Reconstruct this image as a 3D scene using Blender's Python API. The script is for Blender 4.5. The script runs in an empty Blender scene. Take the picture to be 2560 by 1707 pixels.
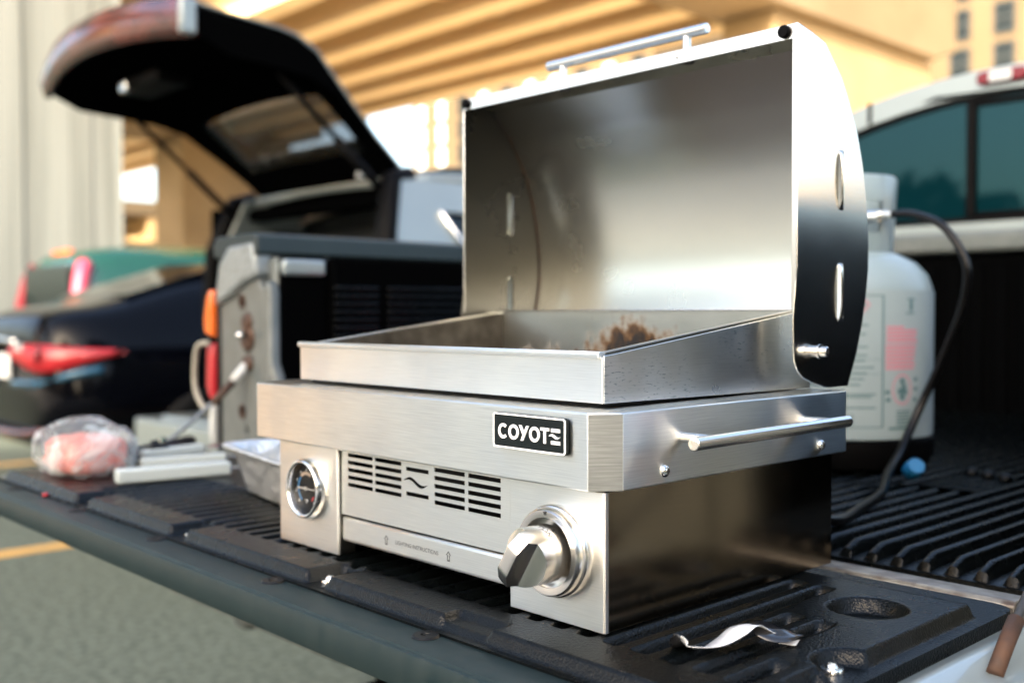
import bpy, bmesh, math, random
from mathutils import Vector, Matrix, noise
from mathutils.geometry import tessellate_polygon
random.seed(7)
S = bpy.context.scene
COL = S.collection
R = math.radians

# ---------------------------------------------------------------- camera
cam_d = bpy.data.cameras.new('camera'); cam = bpy.data.objects.new('camera', cam_d); COL.objects.link(cam)
yaw, pitch, roll = 0.8189, -0.0272, -0.0022
fw = Vector((-math.sin(yaw)*math.cos(pitch), math.cos(yaw)*math.cos(pitch), math.sin(pitch)))
rt = Vector((math.cos(yaw), math.sin(yaw), 0)); up = rt.cross(fw)
rt, up = math.cos(roll)*rt + math.sin(roll)*up, math.cos(roll)*up - math.sin(roll)*rt
M = Matrix((rt, up, -fw)).transposed().to_4x4(); M.translation = Vector((1.0819, -0.6079, 0.257))
cam.matrix_world = M
cam_d.sensor_width = 36; cam_d.lens = 36.785; cam_d.clip_start = .02; cam_d.clip_end = 2000
cam_d.dof.use_dof = True; cam_d.dof.focus_distance = .90; cam_d.dof.aperture_fstop = 3.6; cam_d.dof.aperture_blades = 0
S.camera = cam

# ---------------------------------------------------------------- world, sun, exposure
SUN_EL, SUN_AZ = R(26), R(159.5)
w = bpy.data.worlds.new('World'); S.world = w; w.use_nodes = True
nt = w.node_tree; bg = nt.nodes['Background']
sky = nt.nodes.new('ShaderNodeTexSky'); sky.sky_type = 'NISHITA'; sky.sun_disc = False
sky.sun_elevation = SUN_EL; sky.sun_rotation = SUN_AZ; sky.air_density = 1.0; sky.dust_density = 4.5; sky.ozone_density = .4
nt.links.new(sky.outputs[0], bg.inputs[0]); bg.inputs[1].default_value = .15
sd = bpy.data.lights.new('sun', 'SUN'); sd.energy = 3.2; sd.angle = R(1.0); sd.color = (1, .88, .72)
sun = bpy.data.objects.new('sun', sd); COL.objects.link(sun)
sv = Vector((math.sin(SUN_AZ)*math.cos(SUN_EL), math.cos(SUN_AZ)*math.cos(SUN_EL), math.sin(SUN_EL)))
sun.rotation_euler = sv.to_track_quat('Z', 'Y').to_euler()
S.view_settings.view_transform = 'Standard'; S.view_settings.look = 'None'
S.view_settings.exposure = 2.5; S.view_settings.gamma = 1; S.view_settings.use_curve_mapping = False
S.cycles.use_denoising = True
S.cycles.max_bounces = 8; S.cycles.transparent_max_bounces = 8

# ---------------------------------------------------------------- materials
def mat(name, color, rough=.5, metal=0, spec=.5, var=0, vscale=20, bump=0, bscale=200, bdist=.001, btex='noise',
        stretch=None, color2=None, coat=0, aniso=0, alpha=1, trans=0, emit=0, detail=5):
    m = bpy.data.materials.new(name); m.use_nodes = True; n = m.node_tree.nodes; L = m.node_tree.links
    b = n['Principled BSDF']
    b.inputs['Base Color'].default_value = (*color, 1); b.inputs['Roughness'].default_value = rough
    b.inputs['Metallic'].default_value = metal; b.inputs['Specular IOR Level'].default_value = spec
    b.inputs['Coat Weight'].default_value = coat; b.inputs['Coat Roughness'].default_value = .05
    b.inputs['Alpha'].default_value = alpha; b.inputs['Transmission Weight'].default_value = trans
    tc = n.new('ShaderNodeTexCoord'); vec = tc.outputs['Object']
    if stretch:
        mp = n.new('ShaderNodeMapping'); mp.inputs['Scale'].default_value = stretch; L.new(vec, mp.inputs[0]); vec = mp.outputs[0]
    if var or color2:
        no = n.new('ShaderNodeTexNoise'); no.inputs['Scale'].default_value = vscale; no.inputs['Detail'].default_value = detail
        L.new(vec, no.inputs['Vector'])
        mr = n.new('ShaderNodeMapRange'); mr.inputs[1].default_value = .3; mr.inputs[2].default_value = .7
        L.new(no.outputs['Fac'], mr.inputs[0])
        mx = n.new('ShaderNodeMix'); mx.data_type = 'RGBA'; L.new(mr.outputs[0], mx.inputs[0])
        c2 = color2 or tuple(min(1, c*(1+var)) for c in color); c1 = color if color2 else tuple(c*(1-var) for c in color)
        mx.inputs[6].default_value = (*c1, 1); mx.inputs[7].default_value = (*c2, 1)
        L.new(mx.outputs[2], b.inputs['Base Color'])
        rr = n.new('ShaderNodeMapRange'); rr.inputs[3].default_value = max(.02, rough*.85); rr.inputs[4].default_value = min(1, rough*1.15)
        L.new(no.outputs['Fac'], rr.inputs[0]); L.new(rr.outputs[0], b.inputs['Roughness'])
    if bump:
        if btex == 'voronoi':
            bt = n.new('ShaderNodeTexVoronoi'); bt.inputs['Scale'].default_value = bscale; out = bt.outputs['Distance']
        else:
            bt = n.new('ShaderNodeTexNoise'); bt.inputs['Scale'].default_value = bscale; bt.inputs['Detail'].default_value = 3; out = bt.outputs['Fac']
        L.new(vec, bt.inputs['Vector'])
        bp = n.new('ShaderNodeBump'); bp.inputs['Strength'].default_value = bump; bp.inputs['Distance'].default_value = bdist
        L.new(out, bp.inputs['Height']); L.new(bp.outputs[0], b.inputs['Normal'])
    return m

def steel(name, base=(.66, .645, .62), rough=.34, aniso=.75, grain=.10, smudge=0, blotch=.2, rust=False, rscale=1.0, stain=False):
    """brushed stainless steel, grain running level; optional smudges or burnt splashes"""
    m = bpy.data.materials.new(name); m.use_nodes = True; n = m.node_tree.nodes; L = m.node_tree.links
    b = n['Principled BSDF']; b.inputs['Metallic'].default_value = 1
    b.inputs['Anisotropic'].default_value = aniso
    tv = n.new('ShaderNodeCombineXYZ'); tv.inputs[0].default_value = .02; tv.inputs[1].default_value = .03; tv.inputs[2].default_value = 1
    L.new(tv.outputs[0], b.inputs['Tangent'])
    tc = n.new('ShaderNodeTexCoord'); sx = n.new('ShaderNodeSeparateXYZ'); L.new(tc.outputs['Object'], sx.inputs[0])
    ad = n.new('ShaderNodeMath'); L.new(sx.outputs[0], ad.inputs[0]); L.new(sx.outputs[1], ad.inputs[1])
    cb = n.new('ShaderNodeCombineXYZ')
    m1 = n.new('ShaderNodeMath'); m1.operation = 'MULTIPLY'; m1.inputs[1].default_value = 26*rscale; L.new(ad.outputs[0], m1.inputs[0])
    m2 = n.new('ShaderNodeMath'); m2.operation = 'MULTIPLY'; m2.inputs[1].default_value = 1100*rscale; L.new(sx.outputs[2], m2.inputs[0])
    L.new(m1.outputs[0], cb.inputs[0]); L.new(m2.outputs[0], cb.inputs[1])
    no = n.new('ShaderNodeTexNoise'); no.inputs['Scale'].default_value = 1; no.inputs['Detail'].default_value = 3; L.new(cb.outputs[0], no.inputs['Vector'])
    mr = n.new('ShaderNodeMapRange'); mr.inputs[1].default_value = .25; mr.inputs[2].default_value = .75
    mr.inputs[3].default_value = 1-grain; mr.inputs[4].default_value = 1+grain*.5; L.new(no.outputs['Fac'], mr.inputs[0])
    mc = n.new('ShaderNodeMix'); mc.data_type = 'RGBA'; mc.blend_type = 'MULTIPLY'; mc.inputs[0].default_value = 1
    mc.inputs[6].default_value = (*base, 1); L.new(mr.outputs[0], mc.inputs[7]); col = mc.outputs[2]
    bl = n.new('ShaderNodeTexNoise'); bl.inputs['Scale'].default_value = 14; bl.inputs['Detail'].default_value = 6; L.new(tc.outputs['Object'], bl.inputs['Vector'])
    rr = n.new('ShaderNodeMapRange'); rr.inputs[1].default_value = .3; rr.inputs[2].default_value = .7
    rr.inputs[3].default_value = rough*(1-blotch); rr.inputs[4].default_value = rough*(1+blotch); L.new(bl.outputs['Fac'], rr.inputs[0])
    L.new(rr.outputs[0], b.inputs['Roughness'])
    def over(col, fac, c):
        x = n.new('ShaderNodeMix'); x.data_type = 'RGBA'; L.new(fac, x.inputs[0]); L.new(col, x.inputs[6]); x.inputs[7].default_value = (*c, 1)
        return x.outputs[2]
    if smudge:      # dried water specks, strongest in the middle of the panel
        c3 = n.new('ShaderNodeCombineXYZ')
        a1 = n.new('ShaderNodeMath'); a1.operation = 'MULTIPLY'; a1.inputs[1].default_value = 130; L.new(ad.outputs[0], a1.inputs[0])
        a2 = n.new('ShaderNodeMath'); a2.operation = 'MULTIPLY'; a2.inputs[1].default_value = 520; L.new(sx.outputs[2], a2.inputs[0])
        L.new(a1.outputs[0], c3.inputs[0]); L.new(a2.outputs[0], c3.inputs[1])
        sn = n.new('ShaderNodeTexNoise'); sn.inputs['Scale'].default_value = 1; sn.inputs['Detail'].default_value = 2; L.new(c3.outputs[0], sn.inputs['Vector'])
        s1 = n.new('ShaderNodeMapRange'); s1.inputs[1].default_value = .60; s1.inputs[2].default_value = .66; L.new(sn.outputs['Fac'], s1.inputs[0])
        s2 = n.new('ShaderNodeMapRange'); s2.inputs[1].default_value = .45; s2.inputs[2].default_value = .6; s2.inputs[4].default_value = smudge; L.new(bl.outputs['Fac'], s2.inputs[0])
        mm = n.new('ShaderNodeMath'); mm.operation = 'MULTIPLY'; L.new(s1.outputs[0], mm.inputs[0]); L.new(s2.outputs[0], mm.inputs[1])
        col = over(col, mm.outputs[0], (.22, .27, .27))
    if stain:       # burnt splash on the back wall of the cooking pan: object x runs along the wall, z up
        def band(axis, lo, hi, soft):
            s = n.new('ShaderNodeMapRange'); s.interpolation_type = 'SMOOTHSTEP'
            s.inputs[1].default_value = lo; s.inputs[2].default_value = hi; L.new(sx.outputs[axis], s.inputs[0]); return s.outputs[0]
        def mul(a, c):
            q = n.new('ShaderNodeMath'); q.operation = 'MULTIPLY'; L.new(a, q.inputs[0])
            if hasattr(c, 'links'): L.new(c, q.inputs[1])
            else: q.inputs[1].default_value = c
            return q.outputs[0]
        mp = n.new('ShaderNodeMapping'); mp.inputs['Scale'].default_value = (95, 95, 70); L.new(tc.outputs['Object'], mp.inputs[0])
        fn = n.new('ShaderNodeTexNoise'); fn.inputs['Scale'].default_value = 1; fn.inputs['Detail'].default_value = 5; L.new(mp.outputs[0], fn.inputs['Vector'])
        env = n.new('ShaderNodeCombineXYZ')
        # distance from splash centre
        dx = n.new('ShaderNodeMath'); dx.operation = 'SUBTRACT'; dx.inputs[1].default_value = .268; L.new(sx.outputs[0], dx.inputs[0])
        dz = n.new('ShaderNodeMath'); dz.operation = 'SUBTRACT'; dz.inputs[1].default_value = .206; L.new(sx.outputs[2], dz.inputs[0])
        L.new(mul(dx.outputs[0], 11.5), env.inputs[0]); L.new(mul(dz.outputs[0], 21), env.inputs[1])
        ln = n.new('ShaderNodeVectorMath'); ln.operation = 'LENGTH'; L.new(env.outputs[0], ln.inputs[0])
        e1 = n.new('ShaderNodeMapRange'); e1.inputs[1].default_value = 1.25; e1.inputs[2].default_value = .25; e1.inputs[3].default_value = -.28; e1.inputs[4].default_value = .52; L.new(ln.outputs['Value'], e1.inputs[0])
        sm = n.new('ShaderNodeMath'); L.new(e1.outputs[0], sm.inputs[0]); L.new(fn.outputs['Fac'], sm.inputs[1])
        f1 = n.new('ShaderNodeMapRange'); f1.inputs[1].default_value = .44; f1.inputs[2].default_value = .76; L.new(sm.outputs[0], f1.inputs[0])
        f2 = n.new('ShaderNodeMapRange'); f2.inputs[1].default_value = .70; f2.inputs[2].default_value = .92; L.new(sm.outputs[0], f2.inputs[0])
        # scattered spots low on the wall
        sp = n.new('ShaderNodeMapRange'); sp.inputs[1].default_value = .232; sp.inputs[2].default_value = .198; sp.inputs[3].default_value = 0; sp.inputs[4].default_value = .2; L.new(sx.outputs[2], sp.inputs[0])
        sm2 = n.new('ShaderNodeMath'); L.new(sp.outputs[0], sm2.inputs[0]); L.new(fn.outputs['Fac'], sm2.inputs[1])
        f3 = n.new('ShaderNodeMapRange'); f3.inputs[1].default_value = .66; f3.inputs[2].default_value = .80; L.new(sm2.outputs[0], f3.inputs[0])
        col = over(col, mul(f3.outputs[0], .8), (.03, .012, .003))
        col = over(col, f1.outputs[0], (.085, .038, .007)); col = over(col, f2.outputs[0], (.005, .003, .002))
        mx = n.new('ShaderNodeMath'); mx.operation = 'MAXIMUM'; L.new(f1.outputs[0], mx.inputs[0]); L.new(f3.outputs[0], mx.inputs[1])
        me = n.new('ShaderNodeMapRange'); me.inputs[3].default_value = 1; me.inputs[4].default_value = .05; L.new(mx.outputs[0], me.inputs[0]); L.new(me.outputs[0], b.inputs['Metallic'])
    L.new(col, b.inputs['Base Color'])
    return m

MT = {}
MT['steel'] = steel('brushed_steel', (.77, .765, .715), .38, .95, .09)
MT['steel_band'] = steel('brushed_steel_band', (.77, .765, .715), .38, .95, .14, rscale=.9)
MT['steel_corner'] = steel('brushed_steel_corner', (.36, .365, .34), .42, .2, .3, rscale=.7)
MT['steel_side'] = steel('brushed_steel_specked', (.6, .6, .575), .33, .7, .12, smudge=.8)
MT['steel_dark'] = steel('brushed_steel_flank', (.34, .27, .19), .15, .2, .10, blotch=.15)  # flank's dark, warm reflection put into the steel's base colour
MT['steel_lid'] = steel('lid_steel', (.57, .58, .525), .27, .6, .06, blotch=.02)
MT['steel_plate'] = steel('lid_end_steel', (.66, .65, .61), .19, .3, .06, blotch=.06)
MT['steel_lid_dark'] = steel('dark_lid_steel', (.10, .096, .086), .3, .4, .05)  # darker steel, used on the left end plate
MT['steel_pan'] = steel('pan_steel', (.36, .37, .34), .35, .4, .08, stain=True)
MT['steel_pan_wall'] = steel('pan_wall_steel', (.42, .40, .36), .4, .4, .1)
MT['grime'] = mat('burnt_grease', (.02, .015, .011), .38, 0, .5, color2=(.05, .026, .012), vscale=55, bump=.5, bscale=160, bdist=.002)
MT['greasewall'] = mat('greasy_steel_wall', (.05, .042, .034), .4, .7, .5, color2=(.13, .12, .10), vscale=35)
MT['chrome'] = mat('polished_steel', (.72, .71, .68), .14, 1)
MT['satin'] = mat('satin_steel', (.68, .66, .62), .24, 1)
MT['black'] = mat('black_paint', (.002, .002, .002), .4, 0, .2)
MT['print'] = mat('black_print', (.012, .012, .012), .6)
MT['greyprint'] = mat('grey_etching', (.09, .09, .088), .6, 0, .2)
MT['white'] = mat('white_enamel', (.82, .83, .82), .3)
MT['badge'] = mat('black_crinkle_badge', (.004, .0075, .0085), .5, 0, .15, bump=.7, bscale=1500, bdist=.0006)
MT['liner'] = mat('black_textured_liner', (.0012, .0018, .0019), .28, 0, .20, var=.25, vscale=30, bump=.7, bscale=520, bdist=.0006, btex='voronoi')
MT['bedliner'] = mat('black_bed_liner', (.0010, .0014, .0015), .27, 0, .13, var=.25, vscale=30, bump=.5, bscale=420, bdist=.0010)
MT['cap'] = mat('charcoal_plastic', (.008, .018, .020), .40, 0, .14, color2=(.018, .028, .029), vscale=1, stretch=(70, 70, 11), bump=.18, bscale=700, bdist=.0006)
MT['railcap'] = mat('grey_rail_plastic', (.010, .018, .019), .5, 0, .3, var=.15, vscale=12, bump=.15, bscale=600, bdist=.0006)
MT['rubber'] = mat('black_rubber', (.0018, .0018, .002), .5, 0, .05)
MT['silver'] = mat('silver_car_paint', (.20, .235, .235), .3, .3, .5, coat=.6, var=.04, vscale=5)
MT['wornsilver'] = mat('worn_silver_paint', (.075, .087, .083), .38, .15, .35, color2=(.105, .116, .112), vscale=24, bump=.15, bscale=60, bdist=.001)
MT['bumpermetal'] = mat('dull_bumper_metal', (.085, .078, .066), .35, .3, .4, var=.12, vscale=15)
MT['sill'] = mat('rusty_bed_sill', (.22, .22, .20), .35, .4, .5, color2=(.045, .03, .02), vscale=38, stretch=(1, 2.2, 2.2))
MT['rust'] = mat('rust', (.022, .011, .007), .7, .1, color2=(.065, .027, .010), vscale=60, bump=.5, bscale=150, bdist=.001)
MT['cable'] = mat('steel_cable', (.16, .175, .18), .45, .8, bump=.6, bscale=500, bdist=.001)
MT['darkcable'] = mat('dark_cable', (.03, .032, .033), .5, .3, bump=.6, bscale=500, bdist=.001)
MT['amber'] = mat('amber_lens', (.50, .09, .004), .2, coat=.5, bump=.3, bscale=220, bdist=.001)
MT['red'] = mat('red_lens', (.30, .008, .013), .3, coat=.08, bump=.2, bscale=180, bdist=.001)
MT['darkred'] = mat('dark_red_lens', (.13, .006, .012), .25, 0, .3)
MT['pink'] = mat('pink_lens', (.40, .045, .085), .4, coat=0)
MT['cream'] = mat('cream_plastic', (.26, .24, .19), .5)
MT['clear'] = mat('clear_lens', (.36, .37, .36), .2, 0, coat=.5, bump=.4, bscale=140, bdist=.001)
MT['tape'] = mat('crumpled_silver_tape', (.17, .19, .19), .3, .3, bump=.9, bscale=75, bdist=.004, var=.12, vscale=50)
MT['navy'] = mat('navy_car_paint', (.0008, .001, .002), .10, 0, .12)
MT['green'] = mat('green_car_paint', (.003, .036, .022), .25, 0, .5, coat=.6)
MT['palecar'] = mat('pale_blue_car_paint', (.45, .56, .60), .25, .2, coat=.6)
MT['glass'] = mat('tinted_glass', (.003, .007, .008), .05, 0, .3)
MT['cabglass'] = mat('teal_sky_glass', (.001, .012, .016), .03, 0, .7)
MT['cabglass'].node_tree.nodes['Principled BSDF'].inputs['Specular Tint'].default_value = (.12, .27, .33, 1)  # teal of the mirrored sky put into the specular tint
MT['bluereflection'] = mat('blue_reflection_paint', (.006, .06, .11), .15, .3, coat=.4)
MT['interior'] = mat('black_interior_trim', (.0010, .0011, .0012), .6, 0, 0)
MT['seat'] = mat('dark_seat_leather', (.005, .006, .006), .5, 0, .3, color2=(.008, .009, .009), vscale=12)
MT['seatpipe'] = mat('tan_piping', (.26, .2, .15), .6)
MT['tyre'] = mat('tyre_rubber', (.004, .004, .004), .8, 0, .2)
MT['bronze'] = mat('maroon_reflective_trim', (.13, .032, .022), .2, 0, coat=.3, color2=(.03, .010, .008), vscale=7)
MT['plate'] = mat('plate_white', (.7, .72, .7), .4)
MT['concrete'] = mat('grey_concrete', (.195, .21, .20), .85, 0, .2, color2=(.115, .125, .117), vscale=1.1, stretch=(2.6, 2.6, .11), detail=6)
MT['tanconc'] = mat('tan_concrete', (.38, .27, .145), .85, 0, .2, color2=(.29, .20, .10), vscale=.45, detail=6)
MT['tanpale'] = mat('pale_tan_concrete', (.25, .185, .108), .85, 0, .2, color2=(.18, .13, .072), vscale=.5, detail=7)
MT['girder'] = mat('tan_painted_girder', (.82, .63, .37), .7, 0, .3, color2=(.70, .52, .28), vscale=.5, stretch=(.3, 1, 1.2), detail=6)
MT['deck'] = mat('deck_soffit_concrete', (.52, .36, .18), .9, 0, .2, color2=(.42, .28, .13), vscale=.6)
MT['tanwall'] = mat('tan_render_wall', (.125, .092, .054), .9, 0, .2, color2=(.105, .076, .043), vscale=.15)
MT['whitewall'] = mat('white_render_wall', (.62, .59, .52), .9, 0, .2, var=.04, vscale=.2)
MT['winframe'] = mat('grey_window_frame', (.05, .055, .055), .5, 0, .1)
MT['winglass'] = mat('window_glass', (.012, .016, .017), .1, 0, .12)
MT['winwhite'] = mat('white_blind', (.80, .79, .74), .7)
MT['pole'] = mat('dark_lamp_post', (.035, .03, .024), .5, .3)
MT['meat'] = mat('pink_ground_meat', (.42, .055, .035), .45, 0, .4, color2=(.62, .19, .135), vscale=65, bump=.9, bscale=110, bdist=.004)
MT['foil'] = mat('aluminium_foil', (.62, .64, .64), .30, .72, bump=1, bscale=34, bdist=.010)
MT['handle'] = mat('white_tool_handle', (.36, .40, .385), .35)
MT['blackplastic'] = mat('black_plastic', (.002, .002, .002), .35, 0, .3)
MT['tank'] = mat('white_tank_paint', (.175, .225, .235), .32, 0, .5, var=.03, vscale=12)
MT['label'] = mat('paper_label', (.205, .255, .265), .45, 0, .4, var=.03, vscale=25)
MT['redprint'] = mat('red_print', (.42, .12, .16), .6)
MT['tealprint'] = mat('dark_print', (.035, .09, .10), .6)
MT['hose'] = mat('black_hose', (.0015, .0015, .0016), .3, 0, .2)
MT['brass'] = mat('valve_metal', (.62, .63, .60), .2, .9)
MT['bluecap'] = mat('blue_plastic', (.008, .12, .28), .35)
MT['wrap'] = mat('silver_wrapper', (.72, .73, .73), .3, .15, .5)
MT['wrapdark'] = mat('dark_wrapper_side', (.012, .012, .013), .14, 0, .6)
MT['yellow'] = mat('yellow_road_paint', (.60, .33, .07), .8, color2=(.46, .27, .08), vscale=6)
MT['sandwall'] = mat('sandy_render', (.60, .33, .12), .9, 0, .2, color2=(.52, .28, .10), vscale=.2)
MT['lot'] = mat('bounce_concrete', (.39, .375, .335), .9, 0, .2, color2=(.32, .305, .27), vscale=.8)
MT['sand'] = mat('bounce_sand', (.68, .55, .37), .95, 0, .1, color2=(.60, .48, .31), vscale=1.5)
MT['bark'] = mat('bark', (.06, .045, .03), .9)
MT['leaf'] = mat('leaf', (.06, .085, .05), .6, color2=(.10, .125, .085), vscale=3)
MT['darkleaf'] = mat('dark_leaf', (.028, .042, .02), .7, color2=(.05, .07, .035), vscale=.6)

def asphalt():
    m = mat('weathered_asphalt', (.135, .15, .112), .9, 0, .25, color2=(.045, .056, .04), vscale=34, bump=.6, bscale=55, bdist=.01)
    return m
MT['asphalt'] = asphalt()

def film_mat():
    m = bpy.data.materials.new('cling_film'); m.use_nodes = True; n = m.node_tree.nodes; L = m.node_tree.links
    b = n['Principled BSDF']; b.inputs['Base Color'].default_value = (.62, .68, .68, 1); b.inputs['Roughness'].default_value = .36
    tc = n.new('ShaderNodeTexCoord'); no = n.new('ShaderNodeTexNoise'); no.inputs['Scale'].default_value = 19; no.inputs['Detail'].default_value = 4
    no.inputs['Distortion'].default_value = .8
    L.new(tc.outputs['Object'], no.inputs['Vector'])
    mr = n.new('ShaderNodeMapRange'); mr.inputs[1].default_value = .46; mr.inputs[2].default_value = .72; mr.inputs[3].default_value = .14; mr.inputs[4].default_value = .72
    L.new(no.outputs['Fac'], mr.inputs[0]); L.new(mr.outputs[0], b.inputs['Alpha'])
    bp = n.new('ShaderNodeBump'); bp.inputs['Strength'].default_value = .6; bp.inputs['Distance'].default_value = .006
    L.new(no.outputs['Fac'], bp.inputs['Height']); L.new(bp.outputs[0], b.inputs['Normal'])
    return m
MT['film'] = film_mat()
def see_glass(name, tint, alpha):
    m = mat(name, tint, .03, 0, .6, alpha=alpha); return m
MT['gateglass'] = see_glass('liftgate_glass', (.03, .032, .028), .62)
MT['dialglass'] = see_glass('dial_glass', (.004, .006, .006), .06)

# ---------------------------------------------------------------- mesh helpers
class MB:
    def __init__(s): s.v = []; s.f = []; s.m = []
    def add(s, vs, fs, mi=0):
        o = len(s.v); s.v += [tuple(p) for p in vs]; s.f += [tuple(i+o for i in f) for f in fs]; s.m += [mi]*len(fs); return s
    def box(s, x0, x1, y0, y1, z0, z1, mi=0):
        return s.add([(x, y, z) for z in (z0, z1) for y in (y0, y1) for x in (x0, x1)],
                     [(0, 2, 3, 1), (4, 5, 7, 6), (0, 1, 5, 4), (2, 6, 7, 3), (0, 4, 6, 2), (1, 3, 7, 5)], mi)
    def prism(s, poly, fn, a, b, mi=0, holes=()):
        """poly (u,v) list, fn(u,v,w)->xyz, extruded w from a to b"""
        rings = [list(poly)] + [list(h) for h in holes]
        flat = [p for r in rings for p in r]; n = len(flat)
        tri = tessellate_polygon([[Vector((p[0], p[1], 0)) for p in r] for r in rings])
        vs = [fn(u, v, a) for u, v in flat] + [fn(u, v, b) for u, v in flat]
        fs = [tuple(t) for t in tri] + [tuple(i+n for i in reversed(t)) for t in tri] if holes else \
             [tuple(range(n))[::-1], tuple(range(n, 2*n))]
        k = 0
        for r in rings:
            q = len(r)
            for i in range(q):
                j = (i+1) % q; fs.append((k+i, k+j, n+k+j, n+k+i))
            k += q
        return s.add(vs, fs, mi)
    def tube(s, pts, r, seg=10, mi=0, cap=True, rs=None):
        pts = [Vector(p) for p in pts]; vs = []; fs = []; n = len(pts)
        t0 = (pts[1]-pts[0]).normalized(); ref = Vector((0, 0, 1)) if abs(t0.z) < .9 else Vector((1, 0, 0))
        u = t0.cross(ref).normalized()
        for i, p in enumerate(pts):
            t = (pts[min(i+1, n-1)]-pts[max(i-1, 0)]).normalized()
            u = (u - t*u.dot(t)).normalized(); v = t.cross(u); rad = rs[i] if rs else r
            vs += [p + rad*(math.cos(2*math.pi*k/seg)*u + math.sin(2*math.pi*k/seg)*v) for k in range(seg)]
        for i in range(n-1):
            for k in range(seg):
                a = i*seg+k; b = i*seg+(k+1) % seg; fs.append((a, b, b+seg, a+seg))
        if cap: fs += [tuple(range(seg))[::-1], tuple(range((n-1)*seg, n*seg))]
        return s.add(vs, fs, mi)
    def lathe(s, prof, centre, axis='z', seg=32, mi=0, a0=0, a1=2*math.pi):
        """prof list of (r, h) along the axis"""
        c = Vector(centre); full = abs(a1-a0-2*math.pi) < 1e-6; n = seg if full else seg+1
        vs = []
        for k in range(n):
            a = a0+(a1-a0)*k/seg; ca, sa = math.cos(a), math.sin(a)
            for r, h in prof:
                if axis == 'z': d = (r*ca, r*sa, h)
                elif axis == 'y': d = (r*ca, h, r*sa)
                else: d = (h, r*ca, r*sa)
                vs.append(c+Vector(d))
        q = len(prof); fs = []
        for k in range(seg):
            k2 = (k+1) % n
            for i in range(q-1): fs.append((k*q+i, k2*q+i, k2*q+i+1, k*q+i+1))
        return s.add(vs, fs, mi)
    def grid(s, rows, mi=0, closed=False):
        n = len(rows[0]); vs = [p for r in rows for p in r]; fs = []
        for i in range(len(rows)-1):
            for j in range(n if closed else n-1):
                k = (j+1) % n; fs.append((i*n+j, i*n+k, (i+1)*n+k, (i+1)*n+j))
        return s.add(vs, fs, mi)
    def build(s, name, mats, parent=None, bevel=0, smooth=False, subsurf=0, loc=None, normals=True, seg=2):
        me = bpy.data.meshes.new(name); me.from_pydata(s.v, [], s.f)
        if not isinstance(mats, (list, tuple)): mats = [mats]
        for m in mats: me.materials.append(MT[m] if isinstance(m, str) else m)
        if len(mats) > 1: me.polygons.foreach_set('material_index', s.m)
        if normals:
            bm = bmesh.new(); bm.from_mesh(me); bmesh.ops.remove_doubles(bm, verts=bm.verts, dist=1e-6)
            bmesh.ops.recalc_face_normals(bm, faces=bm.faces); bm.to_mesh(me); bm.free()
        if smooth: me.shade_smooth()
        o = bpy.data.objects.new(name, me); COL.objects.link(o)
        if loc: o.location = loc
        if parent:
            o.parent = parent
            if not loc:
                w0 = world_loc(parent); o.location = -w0
        if bevel:
            b = o.modifiers.new('bevel', 'BEVEL'); b.width = bevel; b.segments = seg; b.limit_method = 'ANGLE'; b.angle_limit = R(35); b.harden_normals = False
        if subsurf:
            b = o.modifiers.new('sub', 'SUBSURF'); b.levels = subsurf; b.render_levels = subsurf
        if smooth == 'auto' or (bevel and not smooth):
            me.shade_smooth(); 
            try: me.set_sharp_from_angle(angle=R(40))
            except Exception: pass
        return o

def world_loc(o):
    v = Vector((0, 0, 0))
    while o: v += o.location; o = o.parent
    return v
def tag(o, label, cat=None, group=None, kind=None):
    o['label'] = label
    if cat: o['category'] = cat
    if group: o['group'] = group
    if kind: o['kind'] = kind
    return o
def thing(name, label, cat, loc=(0, 0, 0), group=None):
    o = bpy.data.objects.new(name, None); COL.objects.link(o); o.location = loc; o.empty_display_size = .1
    return tag(o, label, cat, group)
def XY(u, v, w): return (u, v, w)
def XZ(u, v, w): return (u, w, v)
def YZ(u, v, w): return (w, u, v)
def rrect(x0, x1, y0, y1, r, n=5):
    out = []
    for cx, cy, a in ((x1-r, y1-r, 0), (x0+r, y1-r, 90), (x0+r, y0+r, 180), (x1-r, y0+r, 270)):
        for k in range(n+1):
            t = R(a+90*k/n); out.append((cx+r*math.cos(t), cy+r*math.sin(t)))
    return out
def circle(cx, cy, r, n=24): return [(cx+r*math.cos(2*math.pi*k/n), cy+r*math.sin(2*math.pi*k/n)) for k in range(n)]
def spline(pts, n=8):
    P = [Vector(p) for p in pts]; P = [2*P[0]-P[1]] + P + [2*P[-1]-P[-2]]; out = []
    for i in range(1, len(P)-2):
        a, b, c, d = P[i-1:i+3]
        for k in range(n):
            t = k/n; out.append(.5*((2*b)+(c-a)*t+(2*a-5*b+4*c-d)*t*t+(3*b-a-3*c+d)*t**3))
    out.append(P[-2]); return out
def text_mesh(s, size, extrude=0, width=None):
    """flat lettering as (verts, faces), centred on the origin in u,v"""
    cu = bpy.data.curves.new('lettering', 'FONT'); cu.body = s; cu.size = size; cu.resolution_u = 3
    cu.align_x = 'CENTER'; cu.align_y = 'CENTER'
    ob = bpy.data.objects.new('lettering', cu); COL.objects.link(ob)
    dg = bpy.context.evaluated_depsgraph_get(); me = bpy.data.meshes.new_from_object(ob.evaluated_get(dg))
    vs = [tuple(v.co) for v in me.vertices]; fs = [tuple(p.vertices) for p in me.polygons]
    bpy.data.objects.remove(ob); bpy.data.curves.remove(cu); bpy.data.meshes.remove(me)
    if width:
        x0 = min(v[0] for v in vs); x1 = max(v[0] for v in vs); k = width/(x1-x0); vs = [((v[0]-(x0+x1)/2)*k, v[1], 0) for v in vs]
    return vs, fs
def smooth01(a, b, x):
    t = max(0, min(1, (x-a)/(b-a))); return t*t*(3-2*t)

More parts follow.
